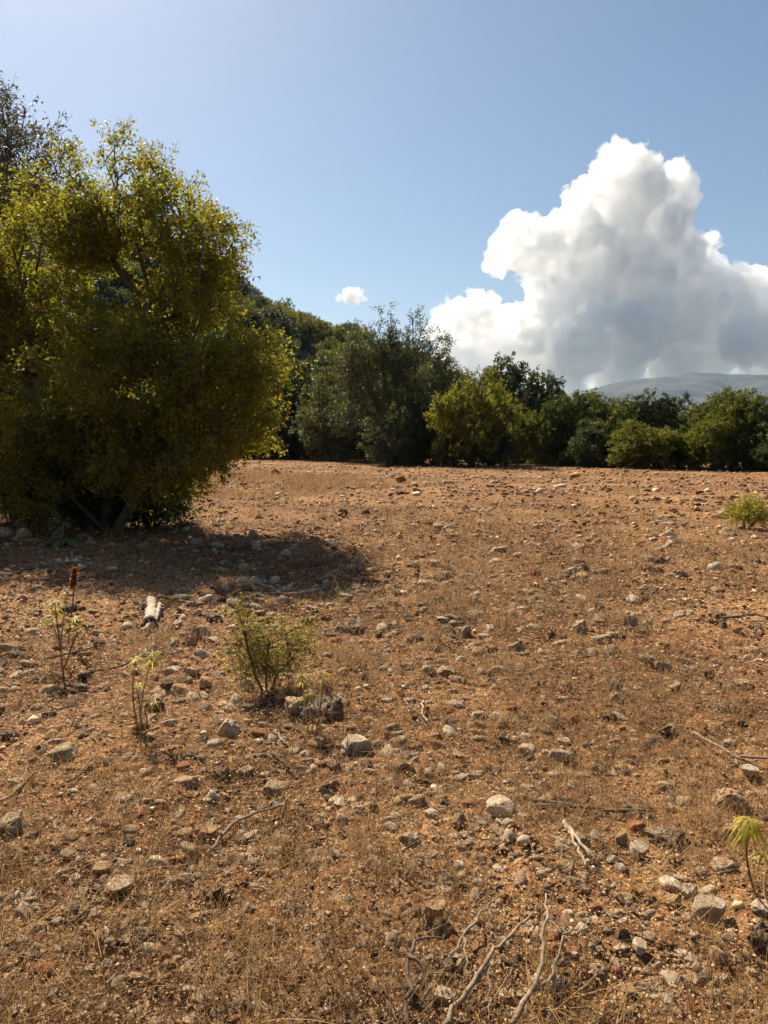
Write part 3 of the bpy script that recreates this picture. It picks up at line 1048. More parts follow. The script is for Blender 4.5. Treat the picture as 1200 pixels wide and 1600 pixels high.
def stone_mesh(name, seed, flat=0.6, cuts=9, rough=0.10, pits=0.0, low=0, top=0.0):
    g = np.random.default_rng(seed)
    v0, f0 = ((IV3, IF3), (IV2, IF2), (IV1, IF1))[low]
    v = v0.copy()
    for _ in range(cuts):
        n = unit(g.normal(size=3))
        d = g.uniform(0.45, 0.85)
        v = v - n * np.maximum(v @ n - d, 0)[:, None] * 0.94
    if top:
        n = unit(np.array([g.normal() * 0.2 - 0.15, g.normal() * 0.15, 1.0]))
        v = v - n * np.maximum(v @ n - top, 0)[:, None] * 0.97
    p = v0 * 1.6 + seed * 3.7
    v = v * (1 + rough * fbm(p, 4, seed, 0.55) * 0.8)[:, None]
    if pits:
        q = noise(v0 * 4.3 + seed, seed + 5)
        v = v * (1 - pits * sstep(0.15, 0.6, q) - 0.5 * pits * sstep(0.2, 0.6, noise(v0 * 9 + seed, seed + 6)))[:, None]
    v = v * np.array([1.0, g.uniform(0.7, 0.95), flat])
    v = v - (v.max(0) + v.min(0)) / 2
    v = v / (np.abs(v[:, 0]).max())
    return mesh_from(name, v, f0, True)


SM = {'pitted': [stone_mesh('pitted_stone', 100 + i, 0.8, 7, 0.20, 0.18, top=0.6) for i in range(4)],
      'block': [stone_mesh('block_stone', 120 + i, 0.72, 12, 0.09, 0.05, top=0.42) for i in range(5)],
      'flat': [stone_mesh('flat_stone', 140 + i, 0.42, 11, 0.10, 0.04, top=0.35) for i in range(4)],
      'round': [stone_mesh('round_stone', 160 + i, 0.8, 5, 0.10, 0.03) for i in range(3)]}
SMALL = [stone_mesh('small_stone', 200 + i, random.uniform(0.5, 0.85), 8, 0.14, 0.06, low=1, top=random.uniform(0.4, 0.6)) for i in range(8)]
variant = {}


def stone_data(shape, i, mk):
    src = (SMALL if shape == 'small' else SM[shape])
    me = src[i % len(src)]
    key = (me.name, mk)
    if key not in variant:
        c = me.copy()
        c.materials.clear()
        c.materials.append(M[mk])
        variant[key] = c
    return variant[key]


placed = []


def stone(px, py, wpx, hpx, shape, mk, label, group=None, i=0, rz=0.0, tilt=0.0):
    b, t = gpt(px, py)
    wm = wpx / FPX * t * 0.98
    look = math.atan2(EYE, math.hypot(b[0], b[1]))
    hm = max(0.36 * wm, (hpx / FPX * t - 0.75 * wm * math.sin(look)) / math.cos(look))   # part of what shows is the top
    sx = wm / 2
    me = stone_data(shape, i, 'stone_' + mk)
    zmax = max(abs(q.co.z) for q in me.vertices)
    sz = hm / (1.55 * zmax)
    away = unit(np.array([b[0], b[1]])) * sx * 0.55
    x, y = b[0] + away[0], b[1] + away[1]
    o = obj('stone', me)
    o.location = (x, y, hz(x, y) + sz * zmax * 0.42)
    o.scale = (sx, sx * 1.1, sz)
    o.rotation_euler = (tilt, tilt * 0.6, rz)
    placed.append((x, y, sx))
    tag(o, label, 'stone', group)
    return o


G1 = 'middling stones strewn over the near field'
HAND = [
    (557, 1182, 50, 40, 'block', 'pale', 'pale angular limestone just right of the spurge growing from the boulder'),
    (500, 1130, 74, 58, 'pitted', 'dark', 'big dark pitted boulder behind the spurge below the green shrub'),
    (462, 1125, 44, 36, 'pitted', 'grey', 'grey pitted rock leaning on the left side of the dark boulder'),
    (438, 1112, 28, 26, 'block', 'dark', 'small dark block left of the boulder cluster below the shrub'),
    (358, 1158, 38, 36, 'pitted', 'pale', 'pitted pale lump of limestone below and left of the shrub'),
    (387, 1080, 28, 26, 'round', 'pale', 'whitish stone at the foot of the green shrub'),
    (387, 1120, 21, 20, 'block', 'grey', 'small grey-topped stone below the whitish one at the shrub'),
    (427, 1254, 38, 34, 'block', 'grey', 'upright grey pointed stone beside the curved dead branch at left'),
    (436, 1264, 17, 13, 'round', 'pale', 'little pale pebble-like stone touching the curved dead branch'),
    (290, 1243, 44, 22, 'flat', 'grey', 'long flat grey stone in the left foreground'),
    (346, 1224, 30, 27, 'pitted', 'dark', 'dark pitted stone right of the long flat grey stone'),
    (14, 1320, 52, 40, 'pitted', 'grey', 'large grey rock cut by the left edge of the picture'),
    (105, 1192, 38, 28, 'flat', 'grey', 'dark-faced slab by the thin stick at the left edge'),
    (325, 1314, 30, 28, 'block', 'tan', 'orange-tan stone at the fork of the curved dead branch'),
    (247, 1364, 36, 30, 'round', 'pale', 'round white-capped stone in the left foreground'),
    (188, 1414, 44, 30, 'block', 'grey', 'white-topped stone with a black shaded face, lower left'),
    (160, 1380, 28, 24, 'block', 'tan', 'tan stone above the white-topped one at lower left'),
    (107, 1356, 26, 24, 'block', 'grey', 'grey-brown stone left of the tan one at lower left'),
    (205, 1331, 24, 20, 'round', 'dark', 'dark brown rounded stone with two white chips beside it'),
    (68, 1530, 44, 24, 'flat', 'red', 'flat rust-orange stone in the lower left corner'),
    (677, 1460, 38, 46, 'block', 'tan', 'orange-tan upright block above the pile of dead branches'),
    (617, 1494, 32, 34, 'round', 'pale', 'white stone with a dark hole, left of the dead branches'),
    (694, 1580, 42, 36, 'block', 'pale', 'pale block under the dead branches at the bottom edge'),
    (717, 1298, 25, 27, 'round', 'tan', 'smooth tan egg-shaped stone in the middle foreground'),
    (782, 1280, 48, 36, 'flat', 'pale', 'pale wedge-shaped stone throwing a dark shadow, centre right'),
    (640, 1337, 38, 28, 'pitted', 'grey', 'rough grey stone below the egg-shaped one'),
    (672, 1284, 28, 18, 'pitted', 'pale', 'low whitish pitted stone left of the egg-shaped stone'),
    (590, 1552, 28, 22, 'round', 'tan', 'brownish stone half in grass at the bottom, left of the branches'),
    (1108, 1452, 60, 54, 'block', 'pale', 'largest pale flat-topped block in the right foreground'),
    (1074, 1412, 30, 28, 'pitted', 'pale', 'pale pitted stone touching the far side of the largest block'),
    (1046, 1404, 34, 13, 'flat', 'pale', 'thin pale slab left of the pitted stone at right'),
    (1050, 1427, 30, 26, 'block', 'tan', 'tan stone in front of the thin pale slab'),
    (1190, 1504, 46, 58, 'pitted', 'dark', 'brown pitted rock cut by the right edge, below the spurge'),
    (1186, 1448, 36, 28, 'pitted', 'pale', 'white pitted rock at the right edge behind the brown one'),
    (1000, 1505, 28, 28, 'block', 'pale', 'pointed cream stone standing alone in the right foreground'),
    (1050, 1545, 34, 20, 'flat', 'pale', 'flat oval cream stone below the pointed one at right'),
    (980, 1568, 28, 18, 'flat', 'tan', 'flat tan stone near the bottom edge at right'),
    (1120, 1518, 28, 30, 'round', 'tan', 'tan stone below the largest pale block'),
    (1115, 1576, 22, 16, 'round', 'grey', 'smooth grey stone at the bottom right'),
    (868, 1566, 28, 34, 'pitted', 'pale', 'white pitted stone right of the tallest dead branch'),
    (840, 1552, 26, 26, 'block', 'pale', 'cream stone behind the tallest dead branch'),
    (1140, 1268, 58, 50, 'pitted', 'grey', 'large pitted grey-white rock at right beyond the spurge'),
    (1072, 1260, 32, 28, 'pitted', 'pale', 'pale triangular stone left of the large pitted grey-white rock'),
    (1043, 1338, 66, 42, 'pitted', 'dark', 'big dark spongy rock in the right foreground'),
    (992, 1312, 32, 28, 'block', 'red', 'orange block at the left shoulder of the dark spongy rock'),
    (1046, 1302, 30, 16, 'flat', 'red', 'reddish flat stone behind the dark spongy rock'),
    (998, 1354, 32, 30, 'block', 'pale', 'pale stone left of and below the dark spongy rock'),
    (970, 1337, 20, 26, 'block', 'tan', 'brown upright stone left of the pale one by the spongy rock'),
    (957, 1361, 20, 16, 'round', 'pale', 'upper of two small round pale stones side by side'),
    (970, 1374, 22, 18, 'round', 'pale', 'lower of two small round pale stones side by side'),
    (1147, 1320, 36, 32, 'round', 'tan', 'smooth tan stone just behind the spurge at right'),
    (1130, 1382, 46, 24, 'block', 'grey', 'long grey stone above the largest pale block'),
    (878, 1184, 38, 24, 'round', 'grey', 'dark grey rounded stone at centre right with a smaller one behind'),
    (880, 1160, 24, 14, 'flat', 'pale', 'small pale stone sitting behind the dark grey rounded one'),
    (824, 1170, 28, 18, 'flat', 'pale', 'flat cream stone left of the dark grey rounded one'),
    (1168, 1212, 32, 18, 'flat', 'pale', 'flat pale stone below the long stick at the right edge'),
    (1140, 1162, 20, 14, 'flat', 'pale', 'pale slab just above the long stick at right'),
    (313, 1000, 30, 26, 'block', 'grey', 'flat-topped grey block left of the green shrub'),
    (300, 1014, 19, 17, 'round', 'tan', 'round stone just in front of the flat-topped grey block'),
    (285, 1086, 36, 24, 'round', 'tan', 'brown rounded stone in the heap left of the shrub'),
    (320, 1076, 24, 20, 'round', 'tan', 'brown stone at the right end of the heap left of the shrub'),
    (300, 1060, 28, 18, 'round', 'tan', 'brown stone at the back of the heap left of the shrub'),
    (270, 1052, 28, 15, 'flat', 'pale', 'pale flat stone at the back left of the heap'),
    (262, 1076, 20, 18, 'block', 'dark', 'dark stone at the left end of the heap'),
    (244, 1114, 32, 26, 'block', 'dark', 'dark rock right of the spurge with tall thin stems'),
    (322, 1114, 24, 18, 'round', 'grey', 'grey round stone below the heap left of the shrub'),
    (265, 1142, 36, 20, 'flat', 'pale', 'whitish rough stone right of the tall spurge stems'),
    (75, 1076, 32, 20, 'block', 'grey', 'grey oblong stone at left in front of the dead twigs'),
    (16, 1014, 42, 26, 'round', 'grey', 'grey rounded rock at the left edge beyond the tall spurge'),
    (155, 1008, 22, 22, 'block', 'dark', 'dark upright stone right of the left-hand spurge'),
    (37, 838, 24, 20, 'round', 'pale', 'pale boulder in the shade at the left, beside the woolly plant'),
    (10, 836, 30, 18, 'round', 'grey', 'grey boulder in the shade cut by the left edge'),
    (1129, 810, 22, 15, 'block', 'pale', 'pale block beside the yellow-green bush on the field'),
    (536, 808, 18, 16, 'pitted', 'dark', 'dark upright stone in the sun beyond the tree shadow'),
    (546, 992, 54, 32, 'pitted', 'dark', 'dark craggy rock lying right of the green shrub'),
    (510, 920, 17, 17, 'round', 'grey', 'dark round stone at the right end of the curved log'),
    (700, 1064, 42, 26, 'pitted', 'grey', 'grey craggy rock in the middle of the field with a small pair at left'),
    (668, 1064, 22, 18, 'pitted', 'pale', 'pale stone touching the grey craggy rock in mid field'),
    (725, 996, 24, 24, 'pitted', 'grey', 'grey pyramid-shaped stone in mid field'),
    (805, 1022, 30, 22, 'block', 'grey', 'grey block with a pale chip at its left, mid field'),
    (955, 1027, 28, 24, 'round', 'grey', 'round grey stone left of the pair at right'),
    (1010, 1040, 30, 20, 'block', 'dark', 'left stone of the dark and grey pair in the right mid field'),
    (1035, 1050, 28, 24, 'round', 'grey', 'right and rounder stone of the pair in the right mid field'),
    (905, 992, 24, 26, 'block', 'grey', 'grey upright stone in the feathery grass at mid right'),
    (864, 1132, 26, 22, 'round', 'grey', 'bluish grey round stone right of centre'),
    (893, 1124, 26, 18, 'flat', 'red', 'orange flat stone beside the bluish grey round one'),
    (745, 1124, 22, 18, 'block', 'pale', 'pale domed stone in dry grass at centre'),
    (1132, 1118, 40, 24, 'pitted', 'dark', 'dark craggy rock above the long stick at right'),
    (963, 1084, 26, 22, 'block', 'dark', 'very dark block in the right mid field'),
    (964, 1104, 28, 22, 'pitted', 'grey', 'pale-topped stone just below the very dark block'),
    (1065, 1065, 0, 0, None, None, None),
    (1162, 1068, 30, 16, 'flat', 'grey', 'flat white-topped stone near the right edge, mid field'),
    (1124, 970, 26, 22, 'block', 'dark', 'dark stone near the right edge with dry sticks beside it'),
    (1003, 990, 24, 16, 'flat', 'dark', 'dark flat stone in a cluster at mid right'),
]
for q in HAND:
    if q[4]:
        stone(q[0], q[1], q[2], q[3], q[4], q[5], q[6], i=int(q[0] * 7 + q[1]), rz=rng.uniform(-0.5, 0.5), tilt=rng.uniform(-0.12, 0.12))

# the strewn stones: those that show largest are things, the rest one scatter
n = 9500
g = np.random.default_rng(90)
sy = 722 + (g.uniform(0, 1, n) ** 1.05) * 880
sx = g.uniform(-150, 1350, n)
K = []
for a, b in zip(sx, sy):
    p, t = gpt(a, b)
    K.append((p[0], p[1], t))
K = np.array(K)
size = 0.0112 * np.exp(np.minimum(g.normal(size=n) * 0.60, 0.85)) * np.clip(K[:, 2] / 2.5, 0.85, 4.0)
clump = noise(K[:, :2] * 0.55, 91) + 0.5 * noise(K[:, :2] * 2.0, 92)
keep = (clump > g.uniform(-1.1, 0.45, n)) & (K[:, 2] < 60)
P2 = np.array([(a, b, r_ * 1.0) for a, b, r_ in placed])
for i in np.where(keep)[0]:
    if np.any(np.hypot(P2[:, 0] - K[i, 0], P2[:, 1] - K[i, 1]) < P2[:, 2] + size[i]):
        keep[i] = False
    if K[i, 0] < -1.0 and K[i, 1] > 14 and g.uniform() < 0.4:
        keep[i] = False
K, size = K[keep], size[keep]
order = np.argsort(-size / K[:, 2])
NIND = 300 - len(placed)
mk_all = g.choice(['stone_grey', 'stone_dark', 'stone_pale', 'stone_tan', 'stone_red'], len(K), p=[0.34, 0.22, 0.22, 0.14, 0.08])
HUE = {'stone_grey': 'grey', 'stone_dark': 'dark brown', 'stone_pale': 'pale', 'stone_tan': 'tan', 'stone_red': 'rust-coloured'}


def strewn_label(mk, x, y):
    d = math.hypot(x, y)
    where = 'in the near foreground' if d < 3.2 else ('a few steps out on the field' if d < 6.5 else 'in the middle of the field')
    side = 'left' if x < -0.18 * y else ('right' if x > 0.18 * y else 'centre')
    return 'small %s stone strewn %s, %s of the picture' % (HUE[mk], where, side), '%s stones %s, %s' % (HUE[mk], where, side)


for c, i in enumerate(order[:NIND]):
    x, y, t = K[i]
    s_ = size[i]
    shp = ('small', 'block', 'flat', 'pitted', 'small', 'round')[c % 6]
    me = stone_data(shp, c, mk_all[i])
    o = obj('stone', me)
    o.location = (x, y, hz(x, y) + s_ * 0.08)
    o.scale = (s_ * g.uniform(0.85, 1.3), s_, s_ * g.uniform(0.75, 1.1))
    o.rotation_euler = (g.normal() * 0.25, g.normal() * 0.25, g.uniform(0, 6.28))
    tag(o, strewn_label(mk_all[i], x, y)[0], 'stone', strewn_label(mk_all[i], x, y)[1])


# ------------------------------------------------------------------ scatters of what nobody could count
def scatter(name, protos, P, rot, scl, idx):
    coll = bpy.data.collections.new(name + '_kinds')
    for k_, p in enumerate(protos):
        p.name = '%s_kind_%03d' % (name, k_)
        coll.objects.link(p)
    me = bpy.data.meshes.new(name)
    me.vertices.add(len(P))
    me.vertices.foreach_set('co', np.asarray(P, np.float32).ravel())
    for nm, typ, key, arr in (('srot', 'FLOAT_VECTOR', 'vector', rot), ('sscl', 'FLOAT_VECTOR', 'vector', scl), ('sidx', 'INT', 'value', idx)):
        at_ = me.attributes.new(nm, typ, 'POINT')
        at_.data.foreach_set(key, np.asarray(arr, np.int32 if typ == 'INT' else np.float32).ravel())
    o = obj(name, me)
    ng = bpy.data.node_groups.new(name, 'GeometryNodeTree')
    ng.interface.new_socket('Geometry', in_out='INPUT', socket_type='NodeSocketGeometry')
    ng.interface.new_socket('Geometry', in_out='OUTPUT', socket_type='NodeSocketGeometry')
    gi = ng.nodes.new('NodeGroupInput'); go = ng.nodes.new('NodeGroupOutput')
    ci = ng.nodes.new('GeometryNodeCollectionInfo')
    ci.inputs['Collection'].default_value = coll
    ci.inputs['Separate Children'].default_value = True
    ci.inputs['Reset Children'].default_value = True
    ip = ng.nodes.new('GeometryNodeInstanceOnPoints')
    ip.inputs['Pick Instance'].default_value = True
    ng.links.new(gi.outputs[0], ip.inputs['Points'])
    ng.links.new(ci.outputs[0], ip.inputs['Instance'])
    for nm, typ, sock in (('srot', 'FLOAT_VECTOR', 'Rotation'), ('sscl', 'FLOAT_VECTOR', 'Scale'), ('sidx', 'INT', 'Instance Index')):
        na = ng.nodes.new('GeometryNodeInputNamedAttribute')
        na.data_type = typ
        na.inputs[0].default_value = nm
        ng.links.new(na.outputs[0], ip.inputs[sock])
    ng.links.new(ip.outputs[0], go.inputs[0])
    md = o.modifiers.new('scatter', 'NODES')
    md.node_group = ng
    return o


def proto(name, me, mat):
    o = bpy.data.objects.new(name, me)
    me.materials.clear()
    me.materials.append(mat)
    return o


# rest of the stones
rest = order[NIND:]
prot = []
for mk in ('stone_grey', 'stone_dark', 'stone_pale', 'stone_tan', 'stone_red'):
    for q in range(3):
        prot.append(proto('loose_stone', stone_mesh('loose_stone', 230 + len(prot), 0.65, 7, 0.13, 0.0, low=2, top=0.5), M[mk]))
idx = np.array([['stone_grey', 'stone_dark', 'stone_pale', 'stone_tan', 'stone_red'].index(m_) * 3 for m_ in mk_all[rest]]) + g.integers(0, 3, len(rest))
zz = height(K[rest, 0], K[rest, 1])
s_ = size[rest]
o = scatter('stone_scatter', prot, np.c_[K[rest, :2], zz + s_ * 0.08], np.c_[g.normal(size=(len(rest), 2)) * 0.3, g.uniform(0, 6.28, len(rest))], np.c_[s_ * g.uniform(0.8, 1.4, len(rest)), s_, s_ * g.uniform(0.7, 1.1, len(rest))], idx)
tag(o, 'countless smaller stones strewn over the whole brown field', 'stones', kind='stuff')


def field_points(n, r0, r1, seed, az=42.0, power=1.0):
    """points over the field, evenly spread in the logarithm of distance"""
    q = np.random.default_rng(seed)
    r = r0 * (r1 / r0) ** (q.uniform(0, 1, n) ** power)
    a = np.radians(q.uniform(-az, az, n))
    x, y = r * np.sin(a), r * np.cos(a)
    return x, y, r, q


# gravel: little chips and clods
def chips(name, n, seed, mat, label):
    x, y, r, q = field_points(n, 1.3, 64, seed)
    kp = noise(np.c_[x, y] * 1.1, 311) + 0.6 * noise(np.c_[x, y] * 3.7, 312) > q.uniform(-1.2, 0.6, n)
    x, y, r = x[kp], y[kp], r[kp]
    n = len(x)
    s1 = 0.0036 * np.exp(q.normal(size=n) * 0.55) * np.clip(r / 2.6, 0.8, 9.0)
    octa = np.array([(1, 0, 0), (-1, 0, 0), (0, 1, 0), (0, -1, 0), (0, 0, 1), (0, 0, -1.0)])
    vv = unit(octa[None] + q.normal(size=(n, 6, 3)) * 0.35) * np.array([1.3, 1.0, 0.7]) * q.uniform(0.7, 1.25, (n, 6, 1)) * s1[:, None, None]
    a = q.uniform(0, 6.28, n)
    ca, sa = np.cos(a)[:, None], np.sin(a)[:, None]
    vv = np.stack([vv[..., 0] * ca - vv[..., 1] * sa, vv[..., 0] * sa + vv[..., 1] * ca, vv[..., 2]], -1)
    vv = vv + np.c_[x, y, height(x, y) + s1 * 0.35][:, None, :]
    ff = np.array([(0, 2, 4), (2, 1, 4), (1, 3, 4), (3, 0, 4), (2, 0, 5), (1, 2, 5), (3, 1, 5), (0, 3, 5)])
    o = obj(name, mesh_from(name, vv.reshape(-1, 3), ((np.arange(n) * 6)[:, None, None] + ff[None]).reshape(-1, 3)), mat)
    tag(o, label, 'gravel', kind='stuff')


def chip_mat(name, cols, soilish=False):
    m, t, out = nodes_of(name)
    gm = N(t, 'ShaderNodeNewGeometry')
    rp = N(t, 'ShaderNodeValToRGB')
    rp.color_ramp.interpolation = 'CONSTANT'
    e = rp.color_ramp.elements
    while len(e) < len(cols):
        e.new(0.5)
    for k, c in enumerate(cols):
        e[k].position = k / len(cols)
        e[k].color = (*c, 1)
    t.links.new(gm.outputs['Random Per Island'], rp.inputs[0])
    pb = N(t, 'ShaderNodeBsdfPrincipled', i_Roughness=0.95)
    pb.inputs['Specular IOR Level'].default_value = 0.15
    t.links.new(rp.outputs[0], pb.inputs['Base Color'])
    t.links.new(pb.outputs[0], out.inputs[0])
    return m


chips('gravel', 38000, 310, chip_mat('chip_stone', [(0.600, 0.444, 0.276), (0.408, 0.252, 0.132), (0.300, 0.162, 0.079), (0.504, 0.372, 0.240), (0.372, 0.156, 0.066), (0.240, 0.156, 0.090), (0.672, 0.516, 0.348)]), 'fine stone chips covering the soil')
chips('soil_clods', 36000, 320, chip_mat('chip_soil', [(0.156, 0.062, 0.024), (0.216, 0.096, 0.038), (0.276, 0.132, 0.054), (0.120, 0.048, 0.019), (0.324, 0.168, 0.074)]), 'crumbs and clods of red-brown soil')


# dry grass
def blades(mb, q, n, rad, L, W, lift, seg=2, curl=0.5):
    c = np.c_[q.normal(size=(n, 2)) * rad, np.zeros(n)]
    a = q.uniform(0, 6.28, n)
    el = np.abs(q.normal(size=n)) * lift
    d = np.c_[np.cos(a) * np.cos(el), np.sin(a) * np.cos(el), np.sin(el)]
    s_ = np.c_[-np.sin(a), np.cos(a), np.zeros(n)]
    ln = L * np.exp(q.normal(size=n) * 0.45)
    wd = W * q.uniform(0.6, 1.4, n)
    bend = q.normal(size=(n, 3)) * curl
    V = []
    for k in range(seg + 1):
        f = k / seg
        p = c + d * (ln * f)[:, None] + bend * (ln * f * f * 0.5)[:, None]
        p[:, 2] = np.abs(p[:, 2]) + 0.002
        ww = (wd * (1 - 0.75 * f))[:, None] * s_ * 0.5
        V += [p - ww, p + ww]
    V = np.stack(V, 1).reshape(-1, 3)
    m_ = 2 * (seg + 1)
    F = [np.array([2 * k, 2 * k + 1, 2 * k + 3, 2 * k + 2])[None] + (np.arange(n) * m_)[:, None] for k in range(seg)]
    mb.add(V, f4=np.concatenate(F))


def grass_proto(name, seed, n, rad, L, W, lift, mat, curl=0.5, seg=2):
    mb = MB()
    blades(mb, np.random.default_rng(seed), n, rad, L, W, lift, seg, curl)
    return proto(name, mb.mesh(name), mat)


def feather_proto(name, seed, n, rad):
    q = np.random.default_rng(seed)
    mb = MB()
    for _ in range(n):
        c = np.r_[q.normal(size=2) * rad, 0]
        lean = np.r_[q.normal(size=2) * 0.35, 1.0]
        lean = lean / np.linalg.norm(lean)
        hgt = q.uniform(0.025, 0.075)
        tip = c + lean * hgt
        frusta(mb, c, tip, 0.0007, 0.0006, 3)
        hl = q.uniform(0.018, 0.034)
        kk = 26
        f = q.uniform(0, 1, kk)
        base = tip + lean * (f * hl)[:, None]
        dd = unit(q.normal(size=(kk, 3)) * 0.8 + lean * 1.1)
        ll = 0.012 * (1 - 0.5 * f) * q.uniform(0.7, 1.3, kk)
        sd_ = unit(np.cross(dd, q.normal(size=(kk, 3)))) * 0.0011
        V = np.stack([base - sd_, base + sd_, base + dd * ll[:, None]], 1).reshape(-1, 3)
        mb.add(V, f3=(np.arange(kk) * 3)[:, None] + np.array([[0, 1, 2]]))
    return proto(name, mb.mesh(name), M['feather'])


def blade_field(name, n, seed, r0, r1, L, W, lift, mat, label, seg, curl, pat, lo, hi, grow=3.0, gmax=4.0):
    """single blades over the field, in patches"""
    x, y, r, q = field_points(n, r0, r1, seed)
    patch = noise(np.c_[x, y] * pat, seed + 1) + 0.6 * noise(np.c_[x, y] * pat * 3.3, seed + 2)
    kp = patch > q.uniform(lo, hi, n)
    x, y, r = x[kp], y[kp], r[kp]
    n = len(x)
    k = np.clip(r / grow, 0.85, gmax)
    mb = MB()
    a = q.uniform(0, 6.28, n)
    el = np.abs(q.normal(size=n)) * lift
    d = np.c_[np.cos(a) * np.cos(el), np.sin(a) * np.cos(el), np.sin(el)]
    sd_ = np.c_[-np.sin(a), np.cos(a), q.normal(size=n) * 0.5]
    ln = L * np.exp(q.normal(size=n) * 0.5) * k ** 0.6
    wd = W * q.uniform(0.6, 1.4, n) * k
    bend = q.normal(size=(n, 3)) * curl
    c = np.c_[x, y, height(x, y)]
    V = []
    for m_ in range(seg + 1):
        f = m_ / seg
        p = d * (ln * f)[:, None] + bend * (ln * f * f * 0.5)[:, None]
        p[:, 2] = np.abs(p[:, 2]) + 0.003
        ww = (wd * (1 - 0.7 * f))[:, None] * sd_ * 0.5
        V += [c + p - ww, c + p + ww]
    V = np.stack(V, 1).reshape(-1, 3)
    F = [np.array([2 * u, 2 * u + 1, 2 * u + 3, 2 * u + 2])[None] + (np.arange(n) * 2 * (seg + 1))[:, None] for u in range(seg)]
    mb.add(V, f4=np.concatenate(F))
    o = obj(name, mb.mesh(name), M[mat])
    tag(o, label, 'dry grass', kind='stuff')


blade_field('dry_litter', 150000, 420, 1.3, 18, 0.028, 0.0022, 0.6, 'litter', 'short dead stalks and litter matting the soil', 1, 0.9, 0.8, -0.7, 0.6)
blade_field('dry_straw', 100000, 430, 1.3, 18, 0.050, 0.0017, 0.45, 'straw', 'pale broken straw lying over the soil', 2, 0.9, 0.6, -0.4, 0.6)

# feathery seed heads in drifts
DR = [(480, 1400, 0.45), (560, 1470, 0.35), (660, 1400, 0.25), (930, 1165, 0.55), (1120, 1190, 0.5), (1080, 1040, 0.7), (880, 960, 1.0), (640, 1040, 0.8), (820, 1110, 0.5), (800, 1060, 0.8), (700, 960, 1.0), (1000, 900, 1.5), (650, 880, 1.8), (900, 1280, 0.25), (1100, 1290, 0.25), (480, 1500, 0.3), (540, 1050, 0.4), (600, 1560, 0.25), (960, 1110, 0.6), (1180, 1120, 0.5), (760, 900, 1.4), (1100, 870, 2.0), (520, 1090, 0.3), (250, 1010, 0.5), (420, 1590, 0.3)]
q = np.random.default_rng(430)
X = []
for px, py, rad in DR:
    p, t = gpt(px, py)
    m_ = int(26 * (rad / 0.4) ** 0.7)
    X.append(np.c_[p[0] + q.normal(size=m_) * rad * 0.42, p[1] + q.normal(size=m_) * rad * 0.5])
X = np.concatenate(X)
P_f = [feather_proto('feather_grass', 440 + i, 9, 0.05) for i in range(4)]
rr_ = np.hypot(X[:, 0], X[:, 1])
scl = q.uniform(0.7, 1.25, len(X)) * np.clip(rr_ / 4.0, 0.9, 1.6)
o = scatter('feathery_grass', P_f, np.c_[X, height(X[:, 0], X[:, 1])], np.c_[q.normal(size=(len(X), 2)) * 0.1, q.uniform(0, 6.28, len(X))], np.c_[scl, scl, scl], q.integers(0, 4, len(X)))
tag(o, 'drifts of dry feathery seed heads between the stones', 'dry grass', kind='stuff')

# taller straw: tufts near, golden stand beyond the tree's shadow, thin cover to the far edge
P_t = [grass_proto('straw_tuft', 450 + i, 26, 0.03, 0.10, 0.0020, 1.2, M['straw'], 0.6, 3) for i in range(3)]
P_w = [grass_proto('straw_stand', 460 + i, 60, 0.28, 0.13, 0.007, 0.9, M['straw'], 0.5) for i in range(3)]
x1, y1, r1, q = field_points(900, 1.4, 9, 470)
x2, y2, r2, _ = field_points(2600, 12, 62, 471)
kp = noise(np.c_[x2, y2] * 0.16, 472) + 0.5 * noise(np.c_[x2, y2] * 0.6, 473) > q.uniform(-0.35, 0.7, len(x2))
x2, y2 = x2[kp], y2[kp]
gx = []
for _ in range(1500):
    p, t = gpt(400 + q.normal() * 95, 758 + q.normal() * 9)
    gx.append(p[:2])
gx = np.array(gx)
gx = gx[noise(gx * 0.5, 474) + 0.5 * noise(gx * 1.7, 475) > q.uniform(-0.5, 0.5, len(gx))]
x = np.r_[x1, x2, gx[:, 0]]; y = np.r_[y1, y2, gx[:, 1]]
idx = np.r_[q.integers(0, 3, len(x1)), q.integers(3, 6, len(x2) + len(gx))]
rr_ = np.hypot(x, y)
sxy = np.r_[q.uniform(0.6, 1.5, len(x1)), q.uniform(0.8, 1.5, len(x2)), q.uniform(1.0, 1.6, len(gx))]
szz = np.r_[q.uniform(0.6, 1.5, len(x1)), q.uniform(0.25, 0.6, len(x2)), q.uniform(0.7, 1.7, len(gx))]
o = scatter('dry_grass', P_t + P_w, np.c_[x, y, height(x, y)], np.c_[np.zeros((len(x), 2)), q.uniform(0, 6.28, len(x))], np.c_[sxy, sxy, szz], idx)
tag(o, 'thin golden dead grass over the field', 'dry grass', kind='stuff')

# fallen dead leaves and pale chips
P_d = []
for i in range(3):
    mb = MB(); q = np.random.default_rng(480 + i)
    n_ = 16
    pos = np.c_[q.normal(size=(n_, 2)) * 0.09, np.full(n_, 0.004)]
    a = q.uniform(0, 6.28, n_)
    leaves(mb, pos, np.c_[np.cos(a), np.sin(a), q.normal(size=n_) * 0.25], unit(np.c_[q.normal(size=(n_, 2)) * 0.5, np.ones(n_)]), 0.014 * q.uniform(0.6, 1.5, n_), 0.008 * q.uniform(0.6, 1.4, n_), 0.2)
    P_d.append(proto('dead_leaves', mb.mesh('dead_leaves'), M['deadleaf']))
x, y, r, q = field_points(5000, 1.3, 10, 490)
scl = np.clip(r / 4, 0.8, 1.8) * q.uniform(0.7, 1.3, len(x))
o = scatter('dead_leaves', P_d, np.c_[x, y, height(x, y) + 0.004], np.c_[np.zeros((len(x), 2)), q.uniform(0, 6.28, len(x))], np.c_[scl, scl, scl], q.integers(0, 3, len(x)))
tag(o, 'crumbled dead leaves lying between the stones', 'leaf litter', kind='stuff')


